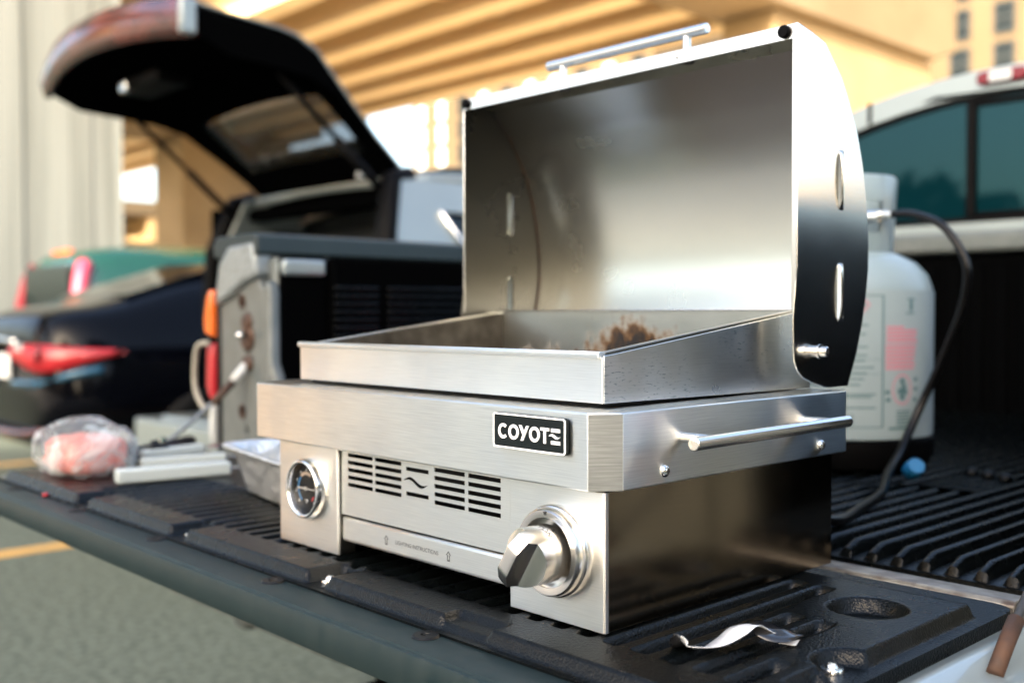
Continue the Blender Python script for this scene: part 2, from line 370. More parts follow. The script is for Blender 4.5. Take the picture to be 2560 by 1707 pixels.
# ================================================================ SETTING
GZ = -.88
g = MB(); g.add([(-500, -500, GZ), (500, -500, GZ), (500, 500, GZ), (-500, 500, GZ)], [(0, 1, 2, 3)])
tag(g.build('ground', 'asphalt'), 'weathered grey green asphalt of the parking lot', kind='structure')
for i, x in enumerate((-4.16, -7.28)):
    g = MB(); g.box(x-.06, x+.06, .55 if i == 0 else 1.0, 6.5, GZ+.001, GZ+.005)
    tag(g.build('parking_line', 'yellow'), ['yellow painted bay line on the asphalt nearest the tailgate', 'yellow painted bay line farther off beside the dark sedan'][i], kind='structure')

# ---------------------------------------------------------------- overpass
ov = thing('overpass', 'tan concrete overpass on steel girders crossing above the parked cars', 'overpass', (-20, 12, GZ))
GIR = [8.9, 10.25, 11.6, 12.95, 14.3, 15.6]
for y in GIR:
    m = MB(); poly = [(y-.24, 5.5), (y+.24, 5.5), (y+.24, 5.60), (y+.06, 5.66), (y+.06, 6.55), (y+.2, 6.6), (y+.2, 6.68), (y-.2, 6.68), (y-.2, 6.6), (y-.06, 6.55), (y-.06, 5.66), (y-.24, 5.60)]
    m.prism(poly, YZ, -75, -10.0); m.build('girder', 'girder', ov)
m = MB(); m.box(-75, -8.3, 7.2, 16.5, 6.72, 7.1); m.box(-75, -8.3, 16.2, 16.5, 7.1, 8.0); m.box(-75, -8.3, 7.2, 7.5, 7.1, 8.0)
m.build('deck', 'deck', ov)
for k in range(7):
    x = -13.5-5.5*k
    m = MB()
    for a, b in zip(GIR, GIR[1:]): m.box(x-.08, x+.08, a+.065, b-.065, 5.85, 6.4)
    m.build('cross_brace', 'girder', ov)
def cap_poly(y0, y1, taper): return [(y0, 7.0), (y0, 6.1), (y0+taper, 5.3), (y1-taper*.3, 5.3), (y1, 5.6), (y1, 7.0)]
for x0, x1, y0, y1 in ((-9.95, -8.5, 6.5, 20.9),):
    m = MB(); m.prism(cap_poly(y0, y1, 3), YZ, x0, x1); m.build('pier_cap', 'tanpale', ov, bevel=.04)
m = MB(); m.prism(cap_poly(6.8, 17.2, 3.5), YZ, -28.6, -26.4); m.build('pier_cap', 'tanpale', ov, bevel=.04)
m = MB(); m.box(-9.75, -8.7, 14.5, 20.2, GZ-.2, 5.29); m.build('pier', 'tanconc', ov, bevel=.05)
m = MB(); m.box(-28.4, -26.6, 12.7, 16.2, GZ-.2, 5.29); m.build('pier', 'tanpale', ov, bevel=.05)

# big fluted grey pier on the left
pr = MB(); prof = []; rnd = random.Random(8); y = 1.2
while y < 6.5:
    wd = rnd.uniform(.14, .5); dp = rnd.choice((0, .008, .02)); prof += [(-16.7-dp, y), (-16.7-dp, min(6.85, y+wd-.012)), (-16.725, min(6.85, y+wd-.011)), (-16.725, min(6.85, y+wd-.001))]; y += wd
prof.append((-16.7, 6.85))
poly = prof + [(-19.2, 6.85), (-19.2, 1.2)]
pr.prism(poly, XY, GZ-.2, 10.5)
tag(pr.build('concrete_pier', 'concrete'), 'huge pale grey concrete pier with vertical board marks at the far left', 'pier')
# the carriageway it carries, high above and outside the frame
m = MB(); m.box(-24.5, -15.8, -30, 7.4, 10.5, 11.6)
tag(m.build('upper_roadway', 'concrete'), 'pale concrete roadway resting on the big grey pier', 'overpass', kind='structure')

# ---------------------------------------------------------------- buildings
def window_mesh():
    f = MB(); w_, h_ = 1.15, 1.75
    f.prism(rrect(-w_/2, w_/2, -h_/2, h_/2, .02, 1), XZ, -.10, .06, holes=[[(-w_/2+.09, .05), (w_/2-.09, .05), (w_/2-.09, h_/2-.09), (-w_/2+.09, h_/2-.09)], [(-w_/2+.09, -h_/2+.09), (w_/2-.09, -h_/2+.09), (w_/2-.09, -.03), (-w_/2+.09, -.03)]])
    return f, w_, h_
def building(name, label, x0, x1, y0, y1, z1, wall, rows, cols, zs, win_y=None, whites=(), rp=3.3):
    b = thing(name, label, 'building', ((x0+x1)/2, (y0+y1)/2, GZ))
    m = MB(); m.box(x0, x1, y0, y1, GZ-.2, z1); m.build('wall', wall, b)
    m = MB(); m.box(x0-.25, x1+.25, y0-.25, y1+.25, z1+.002, z1+.5); m.build('roof', wall, b)
    f, w_, h_ = window_mesh()
    base = f.build('window', 'winframe', b); pm = MB(); pm.box(-w_/2+.085, w_/2-.085, 0, .03, -h_/2+.085, h_/2-.085)
    pane = pm.build('pane', 'winglass', base, loc=(0, 0, 0)); bm_ = MB(); bm_.box(-w_/2+.085, w_/2-.085, -.03, -.002, -h_/2+.085, h_/2-.2)
    first = True; wl = world_loc(b)
    bl = None
    for r_ in range(rows):
        for c_ in range(cols):
            x = x0 + (c_+.5)*(x1-x0)/cols; z = zs + r_*rp
            if z > z1-1.2: continue
            if first: o = base; p = pane; first = False
            else:
                o = base.copy(); COL.objects.link(o); o.parent = b; p = pane.copy(); COL.objects.link(p); p.parent = o; p.location = pane.location
            o.location = Vector((x, y0-.03, z))-wl
            if (r_*cols+c_) % 5 in whites:
                if bl is None: q = bl = bm_.build('blind', 'winwhite', o, loc=(0, 0, 0))
                else: q = bl.copy(); COL.objects.link(q)
                q.parent = o; q.location = (0, 0, 0)
    return b
building('tan_building', 'tan rendered building with small windows behind the pickup roof', -28.4, 5.2, 58, 72, 26, 'tanwall', 10, 14, 3.2, rp=2.17)
building('apartment_building', 'sandy apartment building with white blinds beyond the overpass, left of the lid', -74.7, -46.7, 58, 74, 27, 'tanwall', 10, 10, 2.0, whites=(0, 1, 3), rp=2.0)
# low far garage seen under the left end of the overpass
gb = thing('parking_garage', 'low tan parking garage far off between the two concrete piers', 'building', (-62, 28, GZ))
m = MB()
for z in (1.0, 3.4, 5.6): m.box(-75, -54, 22, 36, z, z+.75)
m.build('floor_slab', 'tanwall', gb)
m = MB(); m.box(-74.8, -54.2, 24, 35.8, GZ-.2, 5.5); m.build('back_wall', 'deck', gb)
m = MB(); m.box(-75.1, -53.9, 21.8, 22, 6.36, 6.9); m.build('roof_rail', 'palecar', gb)
for x in (-73, -69, -65, -61, -57):
    m = MB(); m.box(x-.3, x+.3, 22.1, 22.7, GZ-.2, 5.59); m.build('column', 'tanpale', gb)
# brick-toned hall on the right of the lot, only seen mirrored in the steel
building('brown_hall', 'long sandy brown hall on the right side of the lot', 16, 44, 26, 40, 3.7, 'tanconc', 1, 7, 1.0)

# unseen block added behind the camera to shade the near cars
bk = thing('shading_block', 'tall unseen block added behind the camera to shade the near cars', 'building', (6, -25, GZ))
m = MB(); m.box(3.4, 13, -30, -20, GZ-.2, 15.4); m.build('wall', 'tanconc', bk)
# unseen tan pier far to the left, placed to be mirrored in the left end of the steel front
m = MB(); E_ = Vector((-27.1, -16.9)); t_ = Vector((.53, .85)); n_ = Vector((-.85, .53))
m.prism([tuple(p) for p in (E_, E_+t_*6.2, E_+t_*6.2+n_*3, E_+n_*3)], XY, GZ-.2, 15)
tag(m.build('tan_pier', 'sandwall', bevel=.05), 'sunlit tan concrete pier out to the left, mirrored in the steel front', 'pier')
m = MB(); m.add([(-45, -45, GZ+.004), (30, -45, GZ+.004), (30, -2.2, GZ+.004), (-30, -2.2, GZ+.004)], [(0, 1, 2, 3)])  # unseen pale ground, added to brighten what the steel front mirrors
tag(m.build('bounce_lot', 'lot'), 'unseen pale ground added behind the camera to brighten the steel front', kind='structure')
m = MB(); m.add([(-75, 8.2, GZ+.004), (-8, 8.2, GZ+.004), (3.4, 8.2, GZ+.004), (3.4, 2.5, GZ+.004), (40, 2.5, GZ+.004), (40, 40, GZ+.004), (-75, 40, GZ+.004)], [(0, 1, 2, 3, 4, 5, 6)])  # unseen ground, added to bounce warm light up to the girders
tag(m.build('bounce_yard', 'sand'), 'unseen pale sandy ground added to bounce warm light onto the overpass', kind='structure')

# street lamp
sl = thing('street_lamp', 'dark street lamp with a double arm in front of the overpass girders', 'street lamp', (-22.5, 16.0, GZ))
m = MB(); m.tube([(-22.5, 16.0, GZ), (-22.5, 16, 3), (-22.5, 16.0, 6.9)], .1, 10, rs=[.13, .1, .08]); m.build('pole', 'pole', sl, smooth=True)
m = MB(); m.tube(spline([(-22.5, 16, 6.75), (-22.2, 16.35, 7.0), (-21.7, 16.9, 6.95)], 5), .05, 8); m.tube([(-22.85, 15.6, 6.98), (-22.5, 16, 6.75)], .05, 8); m.build('arm', 'pole', sl, smooth=True)
for p in ((-21.6, 17.0, 6.88), (-22.9, 15.5, 6.95)):
    m = MB(); m.lathe([(0, .1), (.12, .08), (.2, 0), (.17, -.1), (0, -.12)], p, 'z', 14); m.build('lamp_head', 'pole', sl, smooth=True)

# ---------------------------------------------------------------- vegetation
def leaf_cloud(mb, c, r, n, size, flat=1.0, rnd=random):
    for _ in range(n):
        d = Vector((rnd.gauss(0, 1), rnd.gauss(0, 1), rnd.gauss(0, 1)*flat)).normalized()*(rnd.random()**.45)
        p = Vector(c)+Vector((d.x*r[0], d.y*r[1], d.z*r[2]))
        a = Vector((rnd.uniform(-1, 1), rnd.uniform(-1, 1), rnd.uniform(-1, 1))).normalized(); b_ = a.orthogonal().normalized(); s = size*rnd.uniform(.6, 1.3)
        mb.add([p-a*s, p+b_*s*.5, p+a*s, p-b_*s*.5], [(0, 1, 2, 3)])
tr = thing('leafy_bush', 'tall grey green bush against the pale pier at the left edge', 'bush', (-14.6, 3.0, GZ))
m = MB()
for i in range(16): leaf_cloud(m, (-14.6+random.uniform(-.5, .5), 2.75+random.uniform(-.8, .55), .2+random.uniform(-.8, 1.15)), (.5, .5, .45), 150, .085)
m.build('foliage', 'leaf', tr, normals=False)
m = MB()
for i in range(5): m.tube([(-14.6, 2.8, GZ), (-14.6+random.uniform(-.5, .5), 2.8+random.uniform(-.6, .5), .9)], .04, 6)
m.build('stem', 'bark', tr)
# wood behind the camera: what the pickup's rear window mirrors
m = MB(); rnd = random.Random(3)
for i in range(46):
    x = -62+i*2.6+rnd.uniform(-1, 1); h = rnd.uniform(5.2, 8.8)*(1 if -25 < x < -6 else .75)
    for k in range(5):
        leaf_cloud(m, (x+rnd.uniform(-1.3, 1.3), -42+rnd.uniform(-2, 2), GZ+h*(.25+.17*k)), (1.7, 1.5, 1.0), 130, .55, rnd=rnd)
for i in range(16):  # unseen row added on the right to darken the apron corner's reflection
    x = 17+rnd.uniform(-2, 2); y = -17+i*1.25; h = rnd.uniform(5, 7.5)
    for k in range(5): leaf_cloud(m, (x+rnd.uniform(-1, 1), y, GZ+h*(.2+.17*k)), (1.6, 1.4, 1.1), 60, .45, rnd=rnd)
tag(m.build('far_wood', 'darkleaf', normals=False), 'dark line of trees behind the camera, mirrored in the rear window, plus an unseen row added on the right', 'trees', kind='stuff')

# ================================================================ CARS
def loft_car(name, label, cat, loc, sections, paint, sub=2):
    t = thing(name, label, cat, loc)
    m = MB(); rows = []
    for s, half in sections:
        pts = [(x, s, z) for x, z in half]; pts += [(-x, s, z) for x, z in reversed(half)]
        rows.append(pts)
    m.grid(rows, closed=True); n = len(rows[0])
    m.f += [tuple(range(n)), tuple(range(len(m.v)-n, len(m.v)))]; m.m += [0, 0]
    b = m.build('body', paint, t, smooth=True, subsurf=sub, loc=(0, 0, 0))
    return t
def wheel(t, x, y, r=.33, w_=.2, face=1):
    m = MB(); m.lathe([(r*.6, -w_/2), (r*.95, -w_/2), (r, -w_/3), (r, w_/3), (r*.95, w_/2), (r*.6, w_/2), (r*.6, -w_/2)], (0, 0, 0), 'x', 28)
    o = m.build('wheel', 'tyre', t, smooth=True, loc=(x, y, r)); 
    q = MB(); q.lathe([(r*.61, -w_*.42), (r*.55, w_*.38*face), (r*.2, w_*.3*face), (0, w_*.34*face)], (0, 0, 0), 'x', 20); q.build('rim', 'satin', o, loc=(0, 0, 0), smooth=True)
    return o
def panel(t, name, matn, pts, thick=.012, parent_loc=None):
    """a thin solid patch through given corner points (local), thickened along its normal"""
    P = [Vector(p) for p in pts]; nrm = (P[1]-P[0]).cross(P[2]-P[0]).normalized()
    n = len(P); vs = P+[p-nrm*thick for p in P]; fs = [tuple(range(n)), tuple(range(2*n-1, n-1, -1))]+[(i, (i+1) % n, n+(i+1) % n, n+i) for i in range(n)]
    m = MB(); m.add(vs, fs); return m.build(name, matn, t, loc=(0, 0, 0), bevel=.006)

# --- dark sedan: local x across, y forward from its tail, z from ground
def sec(w_, zb, zs, zt, wt, zm=None):
    zm = zm or (zb+zs)/2
    return [(0, zb), (w_*.85, zb), (w_, zm-.06), (w_, zm+.1), (w_*.97, zs), (wt, zt), (wt*.5, zt+.02), (0, zt+.025)]
sedan_secs = [(0.0, sec(.58, .34, .78, 1.00, .5)), (.06, sec(.74, .30, .80, 1.13, .66)), (.25, sec(.87, .24, .84, 1.17, .74)), (.48, sec(.90, .22, .90, 1.20, .74)),
              (.85, sec(.915, .20, .93, 1.345, .68)), (1.4, sec(.92, .19, .95, 1.47, .6)), (2.3, sec(.92, .19, .95, 1.50, .58)), (3.1, sec(.92, .19, .95, 1.34, .62)), (3.7, sec(.91, .2, .93, 1.04, .72)), (4.5, sec(.86, .24, .78, .88, .66)), (4.8, sec(.62, .34, .6, .7, .5))]
sed = loft_car('sedan', 'glossy black and navy sedan with red tail light left of the open hatchback', 'car', (-6.12, 1.62, GZ), sedan_secs, 'navy')
def car_strip(t, name, matn, pts, r=.02): 
    m = MB(); m.tube(spline(pts, 5), r, 8); return m.build(name, matn, t, loc=(0, 0, 0), smooth=True)
panel(sed, 'rear_window', 'gateglass' and 'glass', [(-.60, .56, 1.262), (.60, .56, 1.262), (.53, 1.3, 1.492), (-.53, 1.3, 1.492)], .01)
for sgn in (1, -1):
    m = MB(); rows = []
    for u, (x, y, z0, z1) in enumerate([(.28, -.015, .84, .965), (.46, .0, .74, 1.0), (.66, .06, .70, 1.0), (.82, .20, .80, .955), (.90, .40, .88, .93)]):
        rows.append([(sgn*x, y-.035, z0), (sgn*x*1.02, y-.06, (z0+z1)/2), (sgn*x, y-.035, z1), (sgn*x*.97, y+.08, (z0+z1)/2)])
    m.grid(rows, closed=True); o = m.build('tail_light', 'red', sed, loc=(0, 0, 0), smooth=True, subsurf=1)
    q = MB(); q.lathe([(0, -.012), (.05, -.008), (.055, .01)], (sgn*.60, -.005, .89), 'y', 18); q.build('bulb_ring', 'darkred', o, loc=(0, 0, 0), smooth=True)
    q = MB(); q.box(sgn*.40-.05, sgn*.40+.05, -.055, -.02, .90, .955); q.build('reverse_lens', 'clear', o, loc=(0, 0, 0), bevel=.01)
m = MB(); m.box(-.16, .16, -.03, -.01, .73, .88); o = m.build('number_plate', 'plate', sed, loc=(0, 0, 0), bevel=.006)
car_strip(sed, 'chrome_strip', 'chrome', [(-.36, -.045, .965), (0, -.07, .985), (.36, -.045, .965)], .016)
car_strip(sed, 'chrome_exhaust_trim', 'bronze', [(-.66, .02, .42), (-.3, -.03, .39), (.3, -.03, .39), (.66, .02, .42)], .025)
car_strip(sed, 'bumper_reflection', 'bluereflection', [(.25, -.02, .70), (.55, .03, .71), (.78, .15, .77), (.86, .3, .80)], .028)  # blue reflections on the bumper, put in as coloured strips
car_strip(sed, 'bumper_reflection', 'bluereflection', [(-.25, -.02, .70), (-.55, .03, .71), (-.78, .15, .77)], .035)
for x in (-.82, .82):
    for y in (.95, 3.75): wheel(sed, x, y, face=1 if x > 0 else -1)

# --- green boxy car behind it
van_secs = [(0, sec(.72, .4, .95, 1.62, .62, .7)), (.08, sec(.84, .3, .98, 1.72, .70, .7)), (.6, sec(.88, .24, 1.0, 1.80, .70, .7)), (2.3, sec(.9, .22, 1.0, 1.80, .70, .7)), (2.9, sec(.9, .22, 1.0, 1.45, .7, .7)), (3.3, sec(.88, .24, .95, 1.08, .72)), (4.0, sec(.8, .3, .8, .92, .65))]
van = loft_car('green_car', 'boxy green car with dark rear window and tall pink red tail light', 'car', (-9.35, 3.05, GZ), van_secs, 'green')
panel(van, 'rear_window', 'glass', [(-.70, -.045, .96), (.56, -.045, .96), (.50, -.03, 1.60), (-.62, -.03, 1.60)], .03)
for sgn in (1, -1):
    m = MB(); m.tube(spline([(sgn*.74, -.03, .95), (sgn*.735, -.02, 1.2), (sgn*.68, .04, 1.5), (sgn*.63, .09, 1.60)], 4), .075, 8); m.build('tail_light', 'pink' if sgn > 0 else 'darkred', van, loc=(0, 0, 0), smooth=True)
    panel(van, 'side_window', 'palecar' if sgn < 0 else 'glass', [(sgn*.90, .7, 1.08), (sgn*.91, 1.9, 1.08), (sgn*.765, 1.85, 1.62), (sgn*.765, .8, 1.62)][::sgn], .012)
m = MB(); m.box(-.2, .2, .08, .16, 1.70, 1.76); m.build('roof_light', 'amber', van, loc=(0, 0, 0), bevel=.02)
for x in (-.8, .8):
    for y in (.7, 3.2): wheel(van, x, y, face=1 if x > 0 else -1)
# --- pale car beyond
pal = loft_car('pale_car', 'pale blue white car parked beyond the green car', 'car', (-11.6, 8.3, GZ), [(s, [(x, z*1.02) for x, z in h]) for s, h in sedan_secs], 'palecar')
panel(pal, 'rear_window', 'glass', [(-.60, .54, 1.30), (.60, .54, 1.30), (.53, 1.28, 1.53), (-.53, 1.28, 1.53)], .01)
for sgn in (1, -1): panel(pal, 'side_window', 'glass', [(sgn*.90, 1.2, 1.02), (sgn*.90, 3.0, 1.02), (sgn*.66, 2.6, 1.43), (sgn*.66, 1.45, 1.43)][::sgn], .012)
for x in (-.82, .82):
    for y in (.95, 3.75): wheel(pal, x, y, face=1 if x > 0 else -1)

nb = loft_car('unseen_sedan', 'unseen black sedan added right of the pickup to darken the grill flank', 'car', (2.95, 1.72, GZ), sedan_secs, 'navy')  # unseen car, added to darken what the grill flank mirrors
for x in (-.82, .82):
    for y in (.95, 3.75): wheel(nb, x, y, face=1 if x > 0 else -1)

# --- silver hatchback with raised liftgate (world coordinates)
suv = thing('silver_suv', 'silver SUV parked beside the pickup with its black liftgate raised', 'SUV', (-3.25, 4.2, GZ))
side = [(2.26, .865), (2.12, .84), (2.03, .58), (2.03, .3), (2.05, -.05), (2.03, -.22), (1.95, -.52), (6.2, -.52), (6.4, -.1), (6.2, .12), (4.9, .2), (4.0, .84), (3.2, .90)]
for sgn, xo in ((1, -2.40), (-1, -4.10)):
    hole = [(2.30, .70), (2.62, .70), (2.62, .42), (2.43, .50)]; hole2 = [(2.72, .70), (3.9, .72), (4.35, .38), (2.72, .40)]
    m = MB(); rows = []
    def bend(y, z, w_): 
        t = max(0, z-.25); return (xo - sgn*(.28*t*t + .06*t) - sgn*w_, y, z)
    # dense vertical subdivision so the tumblehome curves
    m.prism(side, bend, 0, .10, holes=[hole, hole2]); o = m.build('body_side', ['silver'], suv, bevel=.012)
    q = MB(); q.prism([(2.28, .715), (2.66, .715), (2.66, .40), (2.40, .48)], bend, .03, .05); qw = q.build('quarter_window', 'glass', suv)
    q = MB(); q.tube([bend(2.29, .70, -.012), bend(2.43, .50, -.012), bend(2.62, .41, -.012)], .012, 8); q.build('chrome_trim', 'chrome', qw, smooth=True)
    q = MB(); q.prism([(2.70, .72), (3.92, .74), (4.38, .36), (2.70, .38)], bend, .03, .05); q.build('side_window', 'glass', suv)
    # black rubber rim and dark tail lamp on the opening
    q = MB(); q.tube([bend(2.2, .85, .04), bend(2.10, .83, .04), bend(2.015, .575, .04), bend(2.02, .3, .04), bend(2.04, -.05, .04), bend(2.02, -.2, .04)], .05, 8); q.build('rubber_seal', 'rubber', suv, smooth=True)
    q = MB(); q.tube([bend(3.0, .90, .16), bend(2.75, .935, .16), bend(3.9, .935, .16)], .02, 8); q.tube([bend(2.36, .885, .18), bend(2.6, .93, .18), bend(3.9, .93, .18)], .02, 8); q.build('roof_rail', 'railcap', suv, smooth=True)
m = MB(); rows = []
for y, z in ((2.18, .855), (2.3, .875), (2.8, .90), (3.4, .90), (4.0, .84)):
    rows.append([(-3.25+x, y, z+.03*(1-(x/.7)**2)) for x in (-.72, -.5, -.25, 0, .25, .5, .72)])
m.grid(rows); o = m.build('roof', 'silver', suv, smooth=True); sm = o.modifiers.new('solid', 'SOLIDIFY'); sm.thickness = .05
m = MB(); m.box(-4.0, -2.5, 1.95, 5.0, -.30, -.25); m.box(-4.02, -3.98, 2.0, 5.0, -.3, .8); m.box(-2.52, -2.48, 2.1, 5.0, -.3, .38); m.box(-4.0, -2.5, 3.0, 3.05, -.25, .55)
m.box(-3.95, -2.6, 2.15, 2.24, .74, .80); m.build('interior_trim', 'interior', suv, bevel=.01)
m = MB(); m.box(-4.12, -2.38, 1.62, 1.86, -.52, -.27); m.box(-3.9, -2.6, 1.66, 1.95, -.269, -.245); m.build('bumper', 'silver', suv, bevel=.045, seg=4)
m = MB(); rows = []
for k in range(13):
    u = k/12*2-1; x = -3.42+u*.60; top = .79-.05*abs(u)**3; rows.append([(x, 2.5+.04*u*u, .3), (x, 2.46+.04*u*u, .55), (x, 2.47+.04*u*u, top-.03), (x, 2.53+.04*u*u, top), (x, 2.6, top-.03), (x, 2.62, .3)])
m.grid(rows); sb = m.build('seat_back', 'seat', suv, smooth=True)
q = MB(); q.tube(spline([(-4.02, 2.50, .66), (-3.93, 2.47, .735), (-3.6, 2.45, .785), (-3.1, 2.45, .79), (-2.86, 2.47, .77)], 5), .012, 6); q.build('piping', 'seatpipe', sb, smooth=True)
for x in (-3.75, -3.1):
    q = MB(); q.prism(rrect(x-.13, x+.13, .80, .94, .05), XZ, 2.56, 2.66); q.build('headrest', 'seat', suv, bevel=.02)
for x in (-4.0, -2.5):
    for y in (2.75, 5.6): 
        o = wheel(suv, x+3.25, y-4.2, .36, face=1 if x > -3 else -1)
# liftgate: profile in (y, z) along the raised gate, then across in x with a bowed free end
lg_out = [(2.20, .875), (2.05, 1.0), (1.90, 1.125), (1.71, 1.295), (1.60, 1.33), (1.514, 1.34), (1.294, 1.356), (1.15, 1.372)]
lg_in = [(2.24, .81), (2.10, .93), (1.97, 1.03), (1.80, 1.15), (1.66, 1.19), (1.52, 1.20), (1.30, 1.215), (1.17, 1.272)]
def bow(x, y, u):        # free end bows outward in the middle
    t = max(0, (1.75-y)/.6); return y - .10*t*(1-u*u)
def lg_row(u, prof):
    x = -3.22+u*.73; return [(-3.22+u*(.60+.13*smooth01(0, 5, i)), bow(x, y, u), z+.05*(1-u*u)*smooth01(0, 3, i)) for i, (y, z) in enumerate(prof)]
lg = MB(); U = [-1, -.93, -.8, -.5, -.2, .2, .5, .8, .93, 1]
GL = {2: 1}
def skin(mb, prof, skip):
    rows = [lg_row(u, prof) for u in U]; n = len(prof); vs = [p for r in rows for p in r]; fs = []
    for i in range(len(U)-1):
        for j in range(n-1):
            if skip and 2 <= i <= 6 and 0 < j < 3: continue
            fs.append((i*n+j, i*n+j+1, (i+1)*n+j+1, (i+1)*n+j))
    mb.add(vs, fs); return rows
ro = skin(lg, lg_out, True); ri = skin(lg, lg_in, True); n = 8
N0 = len(U)*n
for i in range(len(U)-1):
    for j in (0, n-1): lg.f.append((i*n+j, (i+1)*n+j, N0+(i+1)*n+j, N0+i*n+j)); lg.m.append(0)
for i in (0, len(U)-1):
    for j in range(n-1): lg.f.append((i*n+j, i*n+j+1, N0+i*n+j+1, N0+i*n+j)); lg.m.append(0)
def rim(i, j, i2, j2): lg.f.append((i*n+j, i2*n+j2, N0+i2*n+j2, N0+i*n+j)); lg.m.append(0)
for i in range(2, 7): rim(i, 1, i+1, 1); rim(i, 3, i+1, 3)
for j in (1, 2): rim(2, j, 2, j+1); rim(7, j, 7, j+1)
gate = lg.build('liftgate', 'interior', suv, smooth='auto')
# outer painted skin of the gate
q = MB(); rows = [[(x, y-.004, z+.012) for x, y, z in lg_row(u, lg_out)] for u in U]; vs = [p for r in rows for p in r]; fs = []
for i in range(len(U)-1):
    for j in range(n-1):
        if 2 <= i <= 6 and 0 < j < 3: continue
        fs.append((i*n+j, i*n+j+1, (i+1)*n+j+1, (i+1)*n+j))
q.add(vs, fs); o = q.build('outer_skin', 'silver', gate, smooth=True); sm = o.modifiers.new('solid', 'SOLIDIFY'); sm.thickness = .008; sm.offset = 1
q = MB(); rows = [[((1-t)*a[0]+t*b_[0], (1-t)*a[1]+t*b_[1], (1-t)*a[2]+t*b_[2]) for a, b_ in zip(lg_row(u, lg_out)[1:4], lg_row(u, lg_in)[1:4])] for u in U[2:8] for t in (.5,)]
q.grid(rows); o = q.build('rear_window', 'gateglass', gate, smooth=True); sm = o.modifiers.new('solid', 'SOLIDIFY'); sm.thickness = .006
# free edge of the gate: maroon reflecting trim with a bright end
q = MB(); rows = []
for k in range(17):
    u = -1+2*k/16; x = -3.22+u*.735; y0 = bow(x, 1.155, u)-.012; zz = .05*(1-u*u)
    rows.append([(x, y0, 1.255+zz), (x, y0-.022, 1.32+zz), (x, y0, 1.40+zz), (x, y0+.02, 1.40+zz), (x, y0+.03, 1.255+zz)])
q.grid(rows, closed=True); q.build('edge_trim', 'bronze', gate, smooth=True)
q = MB(); q.box(-2.50, -2.465, 1.10, 1.16, 1.262, 1.39); q.build('trim_end', 'silver', gate, bevel=.008)
q = MB(); q.box(-3.42, -3.02, 1.26, 1.42, 1.205, 1.262); q.build('grab_recess', 'rubber', gate, bevel=.015)
q = MB(); q.box(-3.30, -3.24, 1.22, 1.25, 1.19, 1.235); q.build('latch', 'chrome', gate, bevel=.006)
q = MB(); q.prism([(-2.78, 1.95), (-3.72, 1.95), (-3.68, 1.86), (-2.82, 1.86)], lambda u, v, w_: (u, v, 1.055+(1.95-v)*.78+w_-.012), 0, .01); q.build('lower_screen', 'seatpipe', gate) if False else None
for x in (-2.58, -3.92):
    m = MB(); a = Vector((x, 1.56, 1.205)); b_ = Vector((x, 2.10, .745)); mid = a.lerp(b_, .5)
    m.tube([a, mid], .013, 8); m.tube([mid, b_], .02, 8); m.build('gas_strut', 'rubber', suv, smooth=True)
m = MB(); m.box(-2.72, -2.70, 2.02, 2.06, .845, .87); m.build('hinge_cap', 'clear', suv, bevel=.004)

# ================================================================ PICKUP
CX = -.02
tk = thing('pickup_truck', 'silver pickup truck with black bed liner and lowered tailgate carrying the grill', 'pickup truck', (CX, 2.5, GZ))
tg = MB()
tg.prism([(-.082, -.046), (-.05, -.070), (.10, -.095), (.34, -.09), (.385, -.07), (.385, -.036), (.36, -.030), (-.05, -.030)], YZ, -.84, .735)
gate_m = tg.build('tailgate', 'silver', tk, bevel=.006, seg=3)
# raised metal edge beside the liner at each end
for x0, x1 in ((-.835, -.752), (.712, .732)):
    pass
q = MB()
for x0, x1 in ((-.86, -.765), (.713, .80)):
    q = MB(); s_ = 1 if x0 > 0 else -1
    xa, xb = (x0, x1) if s_ > 0 else (x1, x0)
    rows = []
    for y in (-.04, 0, .2, .33, .36, .375):
        k = 1 if y < .34 else (.6 if y < .37 else .2)
        rows.append([(xa, y, -.0295), (xa+s_*.004, y, -.024+.008*k), (xa+s_*.020, y, -.024+.010*k), (xa+s_*.032, y, -.024), (xa+s_*.05, y, -.026), (xb, y, -.028), (xb, y, -.09)])
    q.grid(rows); q.build('edge_flange', 'silver', gate_m, smooth=True)
# liner: height field
def liner_h(x, y):
    e = .006
    def inside(v, a, b, w_=e): return smooth01(a-w_/2, a+w_/2, v)*(1-smooth01(b-w_/2, b+w_/2, v))
    pad = inside(x, -.735, .69)*inside(y, -.046, .313)
    for a, b in ((-.128, -.088), (.179, .214), (-.43, -.385)):
        k = inside(x, a, b, .006)*(1-smooth01(-.006, .004, y)); pad *= 1-k
    k = inside(x, .392, .452, .006)*(1-smooth01(-.03, -.02, y)); pad *= 1-.55*k
    # notch with clip on the right edge
    dd = math.hypot((x-.692)/1.0, y-.098); pad *= smooth01(.022, .029, dd)
    h = -.012 + .012*pad
    d = 0
    for k_ in range(-35, 5):
        xc = .572+.0292*k_; 
        if abs(x-xc) > .014: continue
        y0, y1 = (.004, .268)
        if k_ in (1, 2): y0, y1 = .004, .168
        if k_ == 3: y0, y1 = .002, .058
        if k_ == 4: y0, y1 = .03, .068
        if k_ < -18: y0, y1 = .002, .20
        if k_ < -24: y0, y1 = .002, .15
        d = max(d, inside(x, xc-.0068, xc+.0068, .0045)*inside(y, y0, y1, .012))
    rr_ = math.hypot(x-.632, (y-.236)*1.0); d = max(d, 1-smooth01(.0295, .034, rr_))
    if x > -.735: h -= .0135*d*pad
    return h
xs = []
x = -.755
while x < .706: xs.append(x); x += .0036 if x < -.1 else (.0022 if x < .03 else (.0046 if x < .38 else .0021))
ys = []; y = -.056
while y < .376: ys.append(y); y += .0022 if y < .0 else .0034
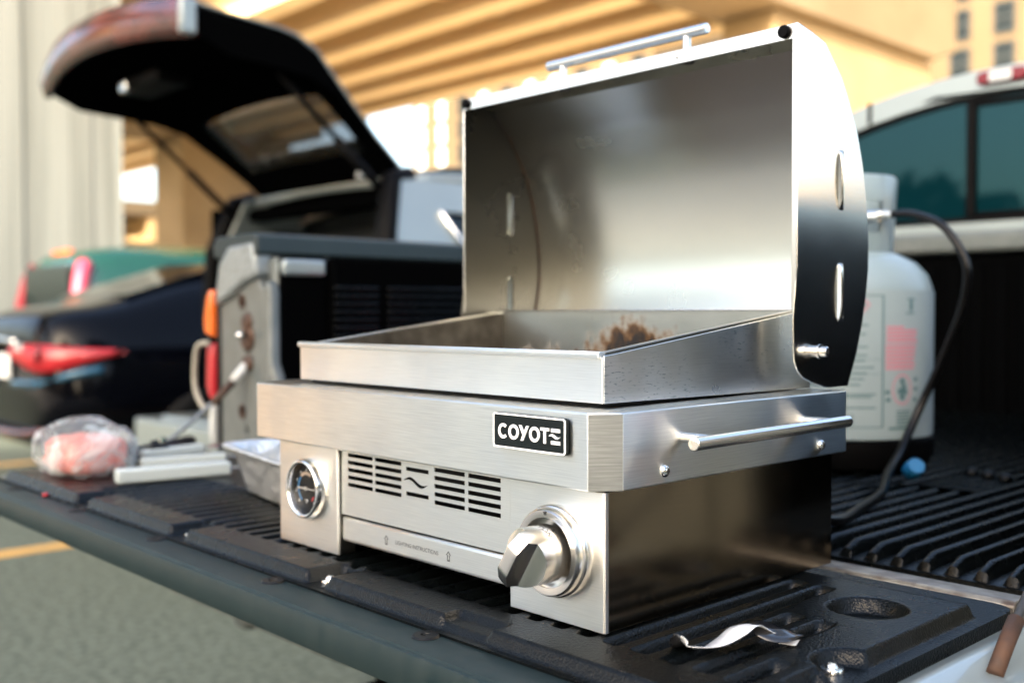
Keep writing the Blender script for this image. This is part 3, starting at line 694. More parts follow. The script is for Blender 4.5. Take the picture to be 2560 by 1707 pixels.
def corner_ok(x, y):
    r_ = .02
    cxr, cyr = .705-r_, .374-r_
    if x > cxr and y > cyr and math.hypot(x-cxr, y-cyr) > r_: return False
    return True
nx = len(xs); vs = [(a, b, liner_h(a, b)) for b in ys for a in xs]; fs = []
for j in range(len(ys)-1):
    for i in range(nx-1):
        if corner_ok(xs[i+1], ys[j+1]): fs.append((j*nx+i, j*nx+i+1, (j+1)*nx+i+1, (j+1)*nx+i))
q = MB(); q.add(vs, fs)
# skirt
edge = [(a, ys[0]) for a in xs]; 
q.grid([[(a, ys[0], -.0295) for a in xs], [(a, ys[0], liner_h(a, ys[0])) for a in xs]])
q.grid([[(xs[-1], b, -.0295) for b in ys if b < .354], [(xs[-1], b, liner_h(xs[-1], b)) for b in ys if b < .354]])
q.grid([[(a, ys[-1], -.0295) for a in xs if a < .685], [(a, ys[-1], liner_h(a, ys[-1])) for a in xs if a < .685]])
arc = [(.685+.02*math.cos(t), .354+.02*math.sin(t)) for t in [R(9*k) for k in range(11)]]
q.grid([[(a, b, -.0295) for a, b in arc], [(a, b, -.0119) for a, b in arc]])
q.add([(.684, .353, -.0121)]+[(a, b, -.0121) for a, b in arc], [(0, k+1, k+2) for k in range(10)])
q.build('tailgate_liner', 'liner', gate_m, smooth=True, normals=False)
# outer edge cap
q = MB(); q.prism([(-.052, -.0295), (-.051, -.0165), (-.056, -.0142), (-.088, -.0140), (-.0945, -.0146), (-.0958, -.0164), (-.0972, -.0164), (-.0985, -.0152), (-.1008, -.0160), (-.1022, -.0185), (-.1032, -.030), (-.1030, -.040), (-.1005, -.0465), (-.095, -.0495), (-.085, -.0500)], YZ, -.86, .80)
q.build('edge_cap', 'cap', gate_m, smooth='auto')
scr = None
for x in (-.875+.0, -.63, -.378, -.126, .147, .395, .64):
    if x < -.85: continue
    if scr is None:
        q = MB(); q.lathe([(.0, .0006), (.004, .0006), (.0045, .0016), (.011, .0016), (.0125, .0), (.0125, -.003)], (0, 0, 0), 'z', 24); q.box(-.006, .006, -.0012, .0012, .0005, .0012)
        scr = q.build('cap_screw', 'black', gate_m, loc=Vector((x, -.0655, -.0139))-world_loc(gate_m), smooth='auto'); o = scr
    else:
        o = scr.copy(); COL.objects.link(o); o.parent = gate_m; o.location = Vector((x, -.0655, -.0139))-world_loc(gate_m)
cl = None
for x, y, z in ((-.407, -.028, -.0118), (-.108, -.028, -.0118), (.196, -.03, -.0118), (.6775, .098, -.0118)):
    if cl is None:
        q = MB(); q.lathe([(0, .0062), (.0035, .006), (.005, .0042), (.0052, .0032), (.0085, .003), (.0092, .0015), (.0092, 0)], (0, 0, 0), 'z', 18); q.box(-.003, .003, -.0007, .0007, .006, .0065)
        cl = q.build('liner_bolt', 'chrome', gate_m, loc=Vector((x, y, z))-world_loc(gate_m), smooth='auto')
    else:
        o = cl.copy(); COL.objects.link(o); o.parent = gate_m; o.location = Vector((x, y, z))-world_loc(gate_m)

# bed floor liner with ribs along the truck
prof = []
x = -.735
while x < .70:
    for dx, h in ((0, -.010), (.008, -.010), (.0095, -.003), (.0115, .0025), (.0145, .005), (.0175, .005), (.0205, .0025), (.0225, -.003), (.024, -.010)): prof.append((x+dx, h))
    x += .0296
q = MB(); rows = []
for y, k, sh in ((.436, -1, 0), (.437, 0, 0), (.443, .0, 0), (.447, .55, 0), (.468, 1, 0), (.6, 1, 0), (1.0, 1, 0), (1.5, 1, 0), (2.08, 1, 0)):
    rows.append([(a, y, (-.012 + (h+.012)*k) if k >= 0 else -.022) for a, h in prof])
q.grid(rows)
q.build('bed_floor', 'bedliner', tk, smooth='auto', normals=False)
q = MB()   # bolt pocket in the floor with three raised nubs
q.box(.375, .465, .86, 1.0, .0056, .0068)
q.build('bolt_pocket', 'bedliner', tk, bevel=.001)
for k in range(3):
    q = MB(); q.lathe([(0, .012), (.007, .011), (.010, .004), (.010, 0)], (.395+.03*k, 1.0-.012*k, .0066), 'z', 14); q.build('floor_bolt', 'bedliner', tk, smooth=True)
q = MB(); q.prism([(.398, -.019), (.402, -.0145), (.425, -.0135), (.431, -.0175), (.431, -.05), (.398, -.05)], YZ, -.735, .693); q.build('bed_sill', 'sill', tk, bevel=.0015)
q = MB(); q.box(-.78, .74, .432, .47, -.30, -.05); q.box(-.78, .74, .384, .432, -.3, -.09); q.build('rear_crossmember', 'black', tk)
# bed front wall, liner
q = MB()
for k in range(24):
    x = -.735+k*.06; q.box(x, x+.035, 2.072, 2.085, -.0, .38)
q.box(-.74, .70, 2.085, 2.10, -.02, .405); q.build('bed_front_wall', 'interior', tk, bevel=.004)
q = MB(); q.box(-.78, .74, 2.06, 2.17, .408, .462); q.build('front_rail', 'wornsilver', tk, bevel=.012, seg=3)

for s_ in (-1, 1):
    def X(a): return CX + s_*(a)          # a measured outward from the centre line
    def bx(mb, a0, a1, y0, y1, z0, z1): mb.box(min(X(a0), X(a1)), max(X(a0), X(a1)), y0, y1, z0, z1)
    # outer skin
    q = MB(); q.prism([(X(.955), -.42), (X(.985), -.2), (X(.995), .1), (X(.975), .33), (X(.955), .372), (X(.76), .372), (X(.76), -.1), (X(.90), -.42)][::s_], lambda u, v, w_: (u, w_, v), .485, 2.14)
    bs = q.build('bed_side', 'wornsilver', tk, bevel=.012, seg=3)
    # rear post face with a slot and a second inner flange
    q = MB(); hol = [circle(X(.865), .281, .0125, 16), circle(X(.868), .053, .0135, 16), circle(X(.85), .012, .008, 12)]
    q.prism([(X(.955), -.06), (X(.965), .1), (X(.955), .30), (X(.93), .335), (X(.80), .335), (X(.782), .30), (X(.782), -.06)], XZ, .466, .484, holes=hol)
    q.build('post_face', 'wornsilver', bs, bevel=.004)
    q = MB(); q.prism([(X(.772), -.06), (X(.772), .30), (X(.752), .325), (X(.742), .30), (X(.742), .16), (X(.718), .12), (X(.716), -.06)], XZ, .458, .484); q.build('post_flange', 'wornsilver', bs, bevel=.006)
    q = MB(); q.prism([(X(.965), .27), (X(.945), .36), (X(.90), .40), (X(.795), .405), (X(.785), .33), (X(.84), .318), (X(.9), .29)], XZ, .452, .50); q.build('post_tape', 'tape', bs, bevel=.012, seg=3)
    for hx, hz in ((.865, .281), (.868, .053)):
        q = MB(); q.lathe([(.0125, 0), (.012, .014), (0, .015)], (X(hx), .466, hz), 'y', 16); q.lathe([(.013, -.001), (.0165, .0)], (X(hx), .4655, hz), 'y', 16); q.build('bolt_hole', 'rust', bs, smooth=True)
    q = MB(); q.lathe([(0, -.006), (.02, -.006), (.028, 0)], (X(.842), .465, .205), 'y', 18); q.lathe([(0, -.008), (.014, -.008), (.02, 0)], (X(.842), .465, .24), 'y', 16); q.build('striker_plate', 'rust', bs, bevel=.002)
    q = MB(); q.tube([(X(.842), .46, .215), (X(.828), .436, .213), (X(.815), .436, .213)], .0065, 10); q.build('striker_pin', 'chrome', bs, smooth=True)
    # tail light
    q = MB(); bx(q, .955, .972, .462, .56, -.05, .325); tl = q.build('tail_light', 'black', bs, bevel=.004)
    q = MB(); q.prism([(X(.972), .305), (X(.985), .31), (X(1.0), .295), (X(1.012), .25), (X(1.012), .215), (X(.972), .205)], XZ, .452, .56); q.build('amber_lens', 'amber', tl, bevel=.008, seg=3)
    q = MB(); q.prism([(X(.972), .195), (X(1.0), .19), (X(1.006), .1), (X(.992), .075), (X(.972), .07)], XZ, .452, .56); q.build('red_lens', 'red', tl, bevel=.008, seg=3)
    q = MB(); q.prism([(X(.972), .06), (X(.992), .055), (X(.992), -.005), (X(.982), -.022), (X(.972), -.022)], XZ, .452, .56); q.build('reverse_lens', 'clear', tl, bevel=.006, seg=3)
    q = MB(); q.tube(spline([(X(.975), .447, .195), (X(1.015), .44, .185), (X(1.03), .44, .12), (X(1.018), .44, .08), (X(.985), .445, .045)], 5), .0055, 8); q.build('loose_trim', 'cream', tl, smooth=True)
    # rail cap, inner liner wall and its level ribs
    q = MB(); q.prism([(X(.965), .374), (X(.97), .40), (X(.955), .418), (X(.80), .420), (X(.786), .414), (X(.78), .378), (X(.795), .374)][::s_], XZ, .455, 2.14); q.build('rail_cap', 'railcap', bs, bevel=.004, seg=3)
    q = MB(); bx(q, .73, .758, .60, 2.08, -.02, .372); bx(q, .745, .758, .486, .598, -.02, .372)
    q.build('bed_wall', 'interior', bs, bevel=.01)
    q = MB(); bx(q, .735, .778, .488, .588, .333, .366); q.build('stake_pocket', 'silver', bs, bevel=.008, seg=3)
    for y0, y1 in ((.60, .712), (.735, .965), (1.0, 1.3)):
        for k in range(7):
            q = MB(); z = .205+.0166*k; bx(q, .722, .731, y0, y1, z, z+.009)
            q.build('wall_rib', 'bedliner', bs, bevel=.0025)
    # bumper end and wheel
    q = MB(); q.prism([(.340, -.312), (.350, -.300), (.56, -.300), (.62, -.45), (.59, -.45)], YZ, min(X(.375), X(.96)), max(X(.375), X(.96))); q.build('bumper', 'bumpermetal', tk, bevel=.006, seg=3)
    o = wheel(tk, s_*.80, 1.3-2.5, .37, .24, face=s_); o = wheel(tk, s_*.80, 4.6-2.5, .37, .24, face=s_)
q = MB(); q.box(CX-.365, CX+.365, .40, .50, -.47, -.37); q.build('bumper_step', 'black', tk, bevel=.01)

# support cables
q = MB(); q.tube(spline([(-.862, .472, .15), (-.868, .45, .132), (-.872, .40, .085), (-.875, .33, .03), (-.88, .26, -.02)], 5), .0045, 8)
o = q.build('support_cable', 'cable', tk, smooth=True)
q = MB(); q.tube([(-.860, .462, .152), (-.866, .452, .137), (-.869, .436, .118)], .011, 10); q.build('cable_sleeve', 'clear', o, smooth=True)
q = MB(); q.tube([(-.8695, .434, .116), (-.871, .415, .098), (-.8725, .39, .075)], .008, 10); q.build('cable_ferrule', 'rust', o, smooth=True)
q = MB(); q.lathe([(0, -.012), (.014, -.01), (.018, 0)], (-.858, .466, .155), 'y', 16); q.build('cable_anchor', 'rust', o, smooth=True)
q = MB(); q.tube(spline([(.7375, .462, .12), (.7415, .38, .075), (.7445, .29, .022), (.746, .262, .005)], 5), .004, 8); o = q.build('support_cable', 'darkcable', tk, smooth=True)
q = MB(); q.tube([(.7457, .2655, .0075), (.7475, .243, -.005), (.7495, .215, -.024)], .0068, 10); q.build('cable_ferrule', 'rust', o, smooth=True)

# cab
def roof_z(x, top=.897): return top-.30*(x-CX)**2-.9*max(0, abs(x-CX)-.5)**2
def cab_outline(grow=0):
    pts = [(CX+.80, -.3), (CX+.81, .2), (CX+.79, .47), (CX+.70, .70)]
    pts += [(CX+a, roof_z(CX+a)) for a in (.63, .58, .5, .4, .3, .2, .1, 0, -.1, -.2, -.3, -.4, -.5, -.58, -.63)]
    pts += [(CX-.70, .70), (CX-.79, .47), (CX-.81, .2), (CX-.80, -.3)]
    return pts
win = [(CX+.60, .495), (CX+.58, .66)] + [(CX+a, roof_z(CX+a)-.062) for a in (.5, .4, .3, .2, .1, 0, -.1, -.2, -.3, -.4, -.5)] + [(CX-.58, .66), (CX-.60, .495)]
q = MB(); q.prism(cab_outline(), XZ, 2.195, 2.24, holes=[win]); cab = q.build('cab', 'silver', tk, bevel=.006)
q = MB(); rows = []
for y, k in ((2.205, 1), (2.35, 1.01), (2.8, 1.015), (3.3, 1.0), (3.7, .9)):
    rows.append([(CX+(a-CX)*(1 if y < 3.4 else .98), y, z if z < .5 else .47+(z-.47)*k) for a, z in cab_outline()])
q.grid(rows); q.build('cab_shell', 'silver', cab, smooth=True)
q = MB(); q.prism(win, XZ, 2.21, 2.216); q.build('rear_window', 'cabglass', cab)
q = MB(); inner = [(CX+(a-CX)*.975, .51 if z < .5 else z-.012) for a, z in win]; q.prism([(CX+(a-CX)*1.004, z+(.003 if z > .5 else -.012)) for a, z in win], XZ, 2.199, 2.21, holes=[inner]); q.build('window_gasket', 'rubber', cab)
for x in (-.128, .09):
    q = MB(); q.box(x-.012, x+.012, 2.196, 2.209, .512, roof_z(x)-.077); q.build('slider_frame', 'rubber', cab, bevel=.003)
q = MB(); q.box(-.115, .077, 2.2, 2.209, .512, .522); q.box(-.115, .077, 2.2, 2.209, roof_z(0)-.095, roof_z(0)-.08); q.build('slider_frame', 'rubber', cab, bevel=.003)
for x in (-.415, .375):
    q = MB(); q.box(x-.006, x+.006, 2.1935, 2.2, roof_z(x)-.058, roof_z(x)+.002); q.build('roof_seam', 'rubber', cab)
q = MB(); zc = roof_z(-.043)-.029; q.prism(rrect(-.107, .021, zc-.017, zc+.017, .015), XZ, 2.175, 2.197); bl = q.build('brake_light', 'darkred', cab, bevel=.006, seg=3)
q = MB(); q.prism(rrect(-.073, -.014, zc-.0145, zc+.0145, .006), XZ, 2.171, 2.176); q.build('cargo_lens', 'clear', bl, bevel=.002)
q = MB(); q.box(CX-.8, CX+.8, 3.7, 5.4, -.4, .18); q.build('hood', 'silver', tk, bevel=.06, seg=3)
q = MB(); q.box(CX-.45, CX+.45, .5, 5.2, -.5, -.32); q.build('chassis', 'black', tk)

# ================================================================ GRILL
gr = thing('portable_grill', 'open stainless steel flat top grill with lid up standing on the tailgate', 'grill', (.26, .18, 0))
SW = .1777; SB = .115
q = MB(); q.prism([(0, 0), (.52, 0), (.5373, .0214), (.5373, .3684), (-.0173, .3684), (-.0173, .0214)], XY, SB, SW); q.build('apron', 'steel_band', gr, bevel=.0016, seg=3)
q = MB(); q.prism([(.5203, -.0005), (.5379, .0209), (.5370, .0216), (.5194, .0003)], XY, SB+.0008, SW-.0012); q.build('corner_plate', 'steel_corner', gr)
q = MB(); q.box(.0356, .1516, .009, .0108, .0015, SB-.001); q.box(.1500, .1516, .0109, .032, .0015, SB-.001); q.build('front_panel', 'steel', gr, bevel=.0007)
q = MB(); q.box(.4192, .5285, .009, .0108, .0015, SB-.001); q.box(.4192, .4206, .0109, .032, .0015, SB-.001); q.build('front_panel', 'steel', gr, bevel=.0007)
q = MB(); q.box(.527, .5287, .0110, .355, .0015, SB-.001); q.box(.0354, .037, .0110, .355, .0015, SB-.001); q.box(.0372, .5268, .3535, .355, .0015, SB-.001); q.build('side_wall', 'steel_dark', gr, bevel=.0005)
q = MB(); q.box(  .5287, .5294, .0095, .0138, .0015, SB-.001); q.build('corner_return', 'steel', gr, bevel=.0004)
for x in (.05, .50):
    for y in (.03, .33):
        q = MB(); q.lathe([(0, 0), (.011, 0), (.012, .006), (0, .006)], (x, y, .0002), 'z', 14); q.build('foot', 'rubber', gr, smooth='auto')
# vent panel with cut slots and a wave
holes = []
for x0, x1 in ((.166, .210), (.214, .258), (.310, .354), (.359, .403)):
    for k in range(5): z1 = .1110-.00775*k; holes.append([(x0, z1-.0041), (x1, z1-.0041), (x1, z1), (x0, z1)])
for z1 in (.1072, .0830): holes.append([(.266, z1-.004), (.301, z1-.004), (.301, z1), (.266, z1)])
wv = []
for k in range(17): t = k/16; wv.append((.2615+.0385*t, .0931+.0032*math.sin(2*math.pi*t)+.0019*math.sin(math.pi*t)))
for k in range(16, -1, -1): t = k/16; wv.append((.2615+.0385*t, .0931+.0032*math.sin(2*math.pi*t)-.0019*math.sin(math.pi*t)-.0002))
holes.append(wv)
q = MB(); q.prism([(.1535, .0455), (.4185, .0455), (.4185, .1148), (.1535, .1148)], XZ, .013, .0142, holes=holes); q.build('vent_panel', 'steel', gr)
q = MB(); q.box(.1535, .4185, .055, .30, .0455, .1148); q.build('dark_backing', 'black', gr)  # black box behind the slots, standing in for the shade inside
q = MB(); q.box(.1545, .4178, .0125, .28, .0172, .0432); dt = q.build('drip_tray', 'steel', gr, bevel=.003, seg=3)
vs, fs = text_mesh('LIGHTING INSTRUCTIONS', .0056, width=.067)
q = MB(); q.add([(.2825+a, .0123, .0301+b) for a, b, c in vs], fs)
def arrow(cx, cz): 
    o_ = [(0, .005), (.0034, .0012), (.0017, .0012), (.0017, -.0045), (-.0017, -.0045), (-.0017, .0012), (-.0034, .0012)]
    return [(cx+a, cz+b) for a, b in o_], [(cx+a*.72, cz+b*.78+.0003) for a, b in o_]
for cx in (.2335, .331):
    a, b_ = arrow(cx, .0298); q.prism(a, XZ, .0121, .01245, holes=[b_])
q.build('lettering', 'greyprint', dt, normals=False)
# thermometer
th = MB(); c = (.094, 0, .0655)
th.lathe([(.0335, .009), (.0335, .006), (.0325, .004), (.0322, .002), (.0315, .0005), (.030, -.0005), (.0285, .0003), (.0275, .0022), (.027, .0075)], c, 'y', 48); th_o = th.build('thermometer', 'chrome', gr, smooth=True)
q = MB(); q.lathe([(.027, .0076), (0, .0076)], c, 'y', 40); q.build('dial', 'black', th_o)
def arcband(mb, c, y, r0, r1, a0, a1, n=14):
    rows = []
    for k in range(n+1):
        t = R(a0+(a1-a0)*k/n); rows.append([(c[0]+r0*math.cos(t), y, c[2]+r0*math.sin(t)), (c[0]+r1*math.cos(t), y, c[2]+r1*math.sin(t))])
    mb.grid(rows)
q = MB(); arcband(q, c, .0072, .0150, .0172, 135, 235); q.build('scale_arc', 'bluecap', th_o)
q = MB(); arcband(q, c, .0072, .0150, .0185, 60, 130); q.build('scale_arc', 'seatpipe', th_o)
q = MB(); arcband(q, c, .0072, .0150, .0172, -50, -28); q.build('scale_arc', 'red', th_o)
q = MB(); q.prism([(c[0]-.017, c[2]-.0012), (c[0]+.019, c[2]-.0006), (c[0]+.019, c[2]+.0006), (c[0]-.017, c[2]+.0012)], XZ, .0058, .0066); q.lathe([(0, -.0012), (.0025, -.001), (.003, .0008)], (c[0], .006, c[2]), 'y', 14); q.build('needle', 'satin', th_o)
q = MB()
vs, fs = text_mesh('°F', .006); q.add([(c[0]+a, .0071, c[2]-.0145+b) for a, b, z in vs], fs)
for k in range(9):
    t = R(225-33.75*k); q.add([(c[0]+.0205*math.cos(t)-.0004, .0071, c[2]+.0205*math.sin(t)-.0012), (c[0]+.0205*math.cos(t)+.0004, .0071, c[2]+.0205*math.sin(t)-.0012), (c[0]+.0205*math.cos(t)+.0004, .0071, c[2]+.0205*math.sin(t)+.0012), (c[0]+.0205*math.cos(t)-.0004, .0071, c[2]+.0205*math.sin(t)+.0012)], [(0, 1, 2, 3)])
q.build('dial_print', 'white', th_o, normals=False)
q = MB(); q.lathe([(.0282, .0004), (.02, -.0012), (0, -.0018)], c, 'y', 36); q.build('dial_glass', 'dialglass', th_o, smooth=True)
# control knob
kc = (.4775, 0, .0605)
q = MB(); q.lathe([(.0385, .009), (.0385, .0035), (.0372, .0015), (.0365, .0012), (.0362, -.004), (.0345, -.0062), (.0335, -.0062), (.0290, -.0056), (.0282, -.004), (.0280, .006), (.0, .0062)], kc, 'y', 64); kb = q.build('knob_bezel', 'satin', gr, smooth='auto')
q = MB(); q.add([(kc[0]-.0017, -.0070, kc[2]+.0340), (kc[0]+.0017, -.0070, kc[2]+.0340), (kc[0], -.0068, kc[2]+.0305)], [(0, 1, 2)]); q.build('pointer_mark', 'print', kb, normals=False)
KR = .0238; kb_a = R(58)           # grip bar direction in the face plane, measured from +x
def knob_h(a, c_):
    floor = -.0335+.0060*smooth01(.006, KR, abs(c_))
    bar = -.0490 + .55*max(0, abs(a)-.0115) + .10*max(0, abs(c_)-.0035)
    k = smooth01(.0058, .0086, abs(c_)); return bar*(1-k)+floor*k
q = MB(); rows = []
cs = [-.999, -.9, -.75, -.6, -.48, -.40, -.365, -.335, -.305, -.275, -.25, -.2, -.1, 0, .1, .2, .25, .275, .305, .335, .365, .40, .48, .6, .75, .9, .999]
for s_ in cs:
    c_ = s_*KR; L_ = math.sqrt(KR*KR-c_*c_); row = []
    for k in range(25):
        a = (k/12-1)*L_; u = a*math.cos(kb_a)-c_*math.sin(kb_a); v = a*math.sin(kb_a)+c_*math.cos(kb_a); row.append((kc[0]+u, knob_h(a, c_), kc[2]+v))
    rows.append(row)
q.grid(rows)
per = [r[-1] for r in rows]+[r[0] for r in reversed(rows)]
q.grid([per, [(p[0], -.0035, p[2]) for p in per]], closed=True)
kn = q.build('control_knob', 'satin', gr, smooth='auto')
q = MB()
def on_knob(u, v, ang): t = ang-u/KR; return (kc[0]+(KR+.0003)*math.cos(t), -.0150+v, kc[2]+(KR+.0003)*math.sin(t))
vs, fs = text_mesh('LOW', .0072)
q.add([on_knob(a, -b, R(62)) for a, b, z in vs], fs)
q.add([on_knob(.0013*math.cos(t)+.0010, .0062+.0013*math.sin(t)*1.0, R(62)) for t in [2*math.pi*k/14 for k in range(14)]], [tuple(range(14))])
q.build('lettering', 'print', kn, normals=False)
# badge
bx0, bx1, bz0, bz1 = .4125, .4995, .1420, .1720; yb = -.0045
q = MB(); q.prism(rrect(bx0, bx1, bz0, bz1, .0028), XZ, -.0042, -.0005); bd = q.build('logo_badge', 'badge', gr, bevel=.0004)
q = MB(); q.prism(rrect(bx0+.0002, bx1-.0002, bz0+.0002, bz1-.0002, .0027), XZ, -.0049, -.0041, holes=[rrect(bx0+.0016, bx1-.0016, bz0+.0016, bz1-.0016, .0018)]); q.build('badge_border', 'white', bd)
def letter(name, *polys):
    m_ = MB()
    for p, h in polys: m_.prism(p, XZ, -.0050, -.0041, holes=h)
    return m_.build('letter', 'white', bd)
lz0, lz1 = .1502, .1630; zc = (lz0+lz1)/2; lr = (lz1-lz0)/2
def arcpoly(cx, r0, r1, a0, a1, n=22):
    return [(cx+r1*math.cos(R(a0+(a1-a0)*k/n))*.95, zc+r1*math.sin(R(a0+(a1-a0)*k/n))) for k in range(n+1)] + [(cx+r0*math.cos(R(a0+(a1-a0)*k/n))*.95, zc+r0*math.sin(R(a0+(a1-a0)*k/n))) for k in range(n, -1, -1)]
letter('C', (arcpoly(.4255, lr-.0025, lr, 48, 312), ()))
def ell(cx, r_): return [(cx+r_*.97*math.cos(2*math.pi*k/32), zc+r_*math.sin(2*math.pi*k/32)) for k in range(32)]
letter('O', (ell(.4385, lr), [ell(.4385, lr-.0025)]))
letter('Y', ([(.4452, lz1), (.4482, lz1), (.4511, .1579), (.4542, lz1), (.4571, lz1), (.4502, lz0), (.4473, lz0), (.4497, .1550)], ()))
letter('O', (ell(.4638, lr), [ell(.4638, lr-.0025)]))
letter('T', ([(.4708, lz1), (.4808, lz1), (.4808, lz1-.0024), (.4771, lz1-.0024), (.4771, lz0), (.4745, lz0), (.4745, lz1-.0024), (.4708, lz1-.0024)], ()))
wv = [(.4805+.0128*k/12, .1567+.0011*math.sin(2*math.pi*k/12)+.0010*math.sin(math.pi*k/12)) for k in range(13)] + [(.4805+.0128*k/12, .1565+.0011*math.sin(2*math.pi*k/12)-.0010*math.sin(math.pi*k/12)) for k in range(12, -1, -1)]
letter('E', ([(.4832, lz1), (.4932, lz1), (.4932, lz1-.0028), (.4832, lz1-.0028)], ()), ([(.4832, lz0+.0028), (.4932, lz0+.0028), (.4932, lz0), (.4832, lz0)], ()), (wv, ()))
# side handle and screws on the right flank
q = MB(); q.tube([(.5735, .0650, .1522), (.5735, .0656, .1522), (.5735, .3054, .1532), (.5735, .306, .1532)], .0056, 20, rs=[.0049, .0056, .0056, .0049])
for y in (.098, .291): q.tube([(.537, y, .1522), (.5725, y, .1525)], .0044, 14)
q.build('side_handle', 'satin', gr, smooth='auto')
for y in (.0735, .318):
    q = MB(); q.lathe([(.0056, 0), (.0054, .0015), (.004, .0032), (.002, .004), (0, .0042)], (.5373, y, .1262), 'x', 18); o = q.build('screw', 'chrome', gr, smooth=True)
    q = MB(); q.box(.5408, .5418, y-.0022, y+.0022, .1258, .1266); q.box(.5408, .5418, y-.0004, y+.0004, .124, .1284); q.build('screw_cross', 'print', o)
# cooking pan housing
hs = MB()
hs.box(.030, .4993, .040, .0418, .1812, .2200)
hs.prism([(.0385, .2180), (.0375, .2205), (.0378, .2232), (.0395, .2246), (.0455, .2246), (.0468, .2235), (.0468, .2195)], YZ, .0272, .4965)
hs.build('pan_front', 'steel', gr, bevel=.0008)
q = MB(); sp = [(.0419, .1812), (.0419, .2213), (.052, .2222), (.345, .2583), (.3615, .2585), (.3615, .1785)]
q.prism(sp, YZ, .4978, .4993); q.build('pan_side', 'steel_side', gr, bevel=.0006)
q = MB(); q.prism(sp, YZ, .030, .0315); q.prism([(.052, .2212), (.345, .2573), (.345, .2585), (.052, .2224)], YZ, .0290, .0365); q.build('pan_side', 'steel', gr, bevel=.0005)
q = MB(); q.box(.04, .49, .05, .35, .1779, .1811); q.build('gap_fill', 'black', gr)  # dark fill standing in for shade in the gap under the pan
q = MB(); q.prism([(.0475, .1925), (.0475, .2238), (.353, .2612), (.353, .1925)], YZ, .4885, .4905); q.prism([(.0475, .2228), (.353, .2602), (.353, .2614), (.0475, .2240)], YZ, .4885, .4950); ip = q.build('cooking_pan', 'steel_pan_wall', gr, bevel=.0005)
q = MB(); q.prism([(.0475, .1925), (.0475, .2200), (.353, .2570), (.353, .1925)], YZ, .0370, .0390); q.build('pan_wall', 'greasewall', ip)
q = MB(); q.box(.0391, .4884, .3515, .3532, .1925, .2590); q.build('pan_back', 'steel_pan', ip)
q = MB(); q.box(.0310, .4884, .3480, .3600, .2592, .2612); q.build('pan_back_rim', 'satin', ip, bevel=.0008)
q = MB(); q.box(.0391, .4884, .0475, .3514, .1905, .1935); q.build('griddle_plate', 'grime', ip)
rnd = random.Random(5)
q = MB()
for k in range(70):
    x = .06+.40*rnd.random(); y = .30+.048*rnd.random() if k < 45 else .07+.26*rnd.random(); s_ = rnd.uniform(.0015, .004)
    q.lathe([(0, s_*.9), (s_*.8, s_*.5), (s_, 0)], (x, y, .1935), 'z', 6)
for k in range(34):
    x = min(.46, max(.06, rnd.gauss(.25, .10))); z = .1965+.014*rnd.random()**1.6; s_ = rnd.uniform(.0012, .0034)
    q.lathe([(0, -s_*.8), (s_*.8, -s_*.45), (s_, 0)], (x, .3514, z), 'y', 6)
tag(q.build('burnt_crumbs', 'rust', ip, smooth=False), 'burnt brown food crumbs on the griddle plate', kind='stuff')
# lid
P = [(.3046, .5410), (.330, .5362), (.355, .530), (.387, .500), (.399, .483), (.411, .463), (.421, .445), (.432, .414), (.439, .385), (.4435, .358), (.446, .330), (.4455, .302), (.441, .274), (.433, .243), (.422, .214), (.412, .194), (.404, .1795)]
def off(P, d):
    out = []
    for i, p in enumerate(P):
        a = Vector(P[max(0, i-1)]); b_ = Vector(P[min(len(P)-1, i+1)]); t = (b_-a).normalized(); nrm = Vector((t.y, -t.x)); 
        q_ = Vector(p)+nrm*d; out.append((q_.x, q_.y))
    return out
Pi = off(P, .0013)
q = MB(); n_ = len(P)
ring = P+Pi[::-1]
q.prism(ring, YZ, .0144, .5169)
lid = q.build('lid', 'steel_lid', gr, smooth='auto'); lid.data.set_sharp_from_angle(angle=R(15))
slot = lambda z0, z1: [(.388+.0055*math.cos(t), z1-.0055+.0055*math.sin(t)) for t in [R(180*k/8) for k in range(9)]] + [(.388+.0055*math.cos(t), z0+.0055+.0055*math.sin(t)) for t in [R(180+180*k/8) for k in range(9)]]
endp = P + [(.36, .1795), (.330, .1868), (.316, .1915), (.306, .199), (.3005, .209), (.2990, .222), (.2985, .255), (.3046, .30)]
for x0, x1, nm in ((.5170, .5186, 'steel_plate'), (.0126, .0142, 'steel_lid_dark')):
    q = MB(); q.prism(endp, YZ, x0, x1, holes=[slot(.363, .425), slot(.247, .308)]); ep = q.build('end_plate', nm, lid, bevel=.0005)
    for z0, z1 in ((.363, .425), (.247, .308)):
        q = MB(); s_ = [(x1+.0004 if x1 > .3 else x0-.0004, a, b_) for a, b_ in slot(z0, z1)]; q.tube(s_+[s_[0]], .0014, 8); q.build('slot_rim', 'chrome', ep, smooth=True) if False else None
        q = MB(); q.add([], [])
        # pressed louvre hood over each slot
        rows = []
        for k in range(13):
            z = z0+(z1-z0)*k/12; b_ = math.sin(math.pi*k/12)**.5 if 0 < k < 12 else 0
            rows.append([((x1 if x1 > .3 else x0)+(1 if x1 > .3 else -1)*(.0045*b_*c2), .388+.0052*(1-2*j/4)*1.0, z) for j, c2 in enumerate((0, .55, .85, 1, .95))])
        q.grid(rows); o = q.build('louvre', 'chrome' if x1 > .3 else 'steel_lid', lid, smooth=True); sm = o.modifiers.new('solid', 'SOLIDIFY'); sm.thickness = .0009
Ps = off(P, .0024)
q = MB(); q.tube([(.0152, a, b_) for a, b_ in Ps[2:]], .0014, 8); q.build('seam', 'grime', lid, smooth=True)
q = MB(); q.box(.0144, .5169, .3032, .3046, .5262, .5408); lp = q.build('lid_lip', 'satin', lid, bevel=.0004)
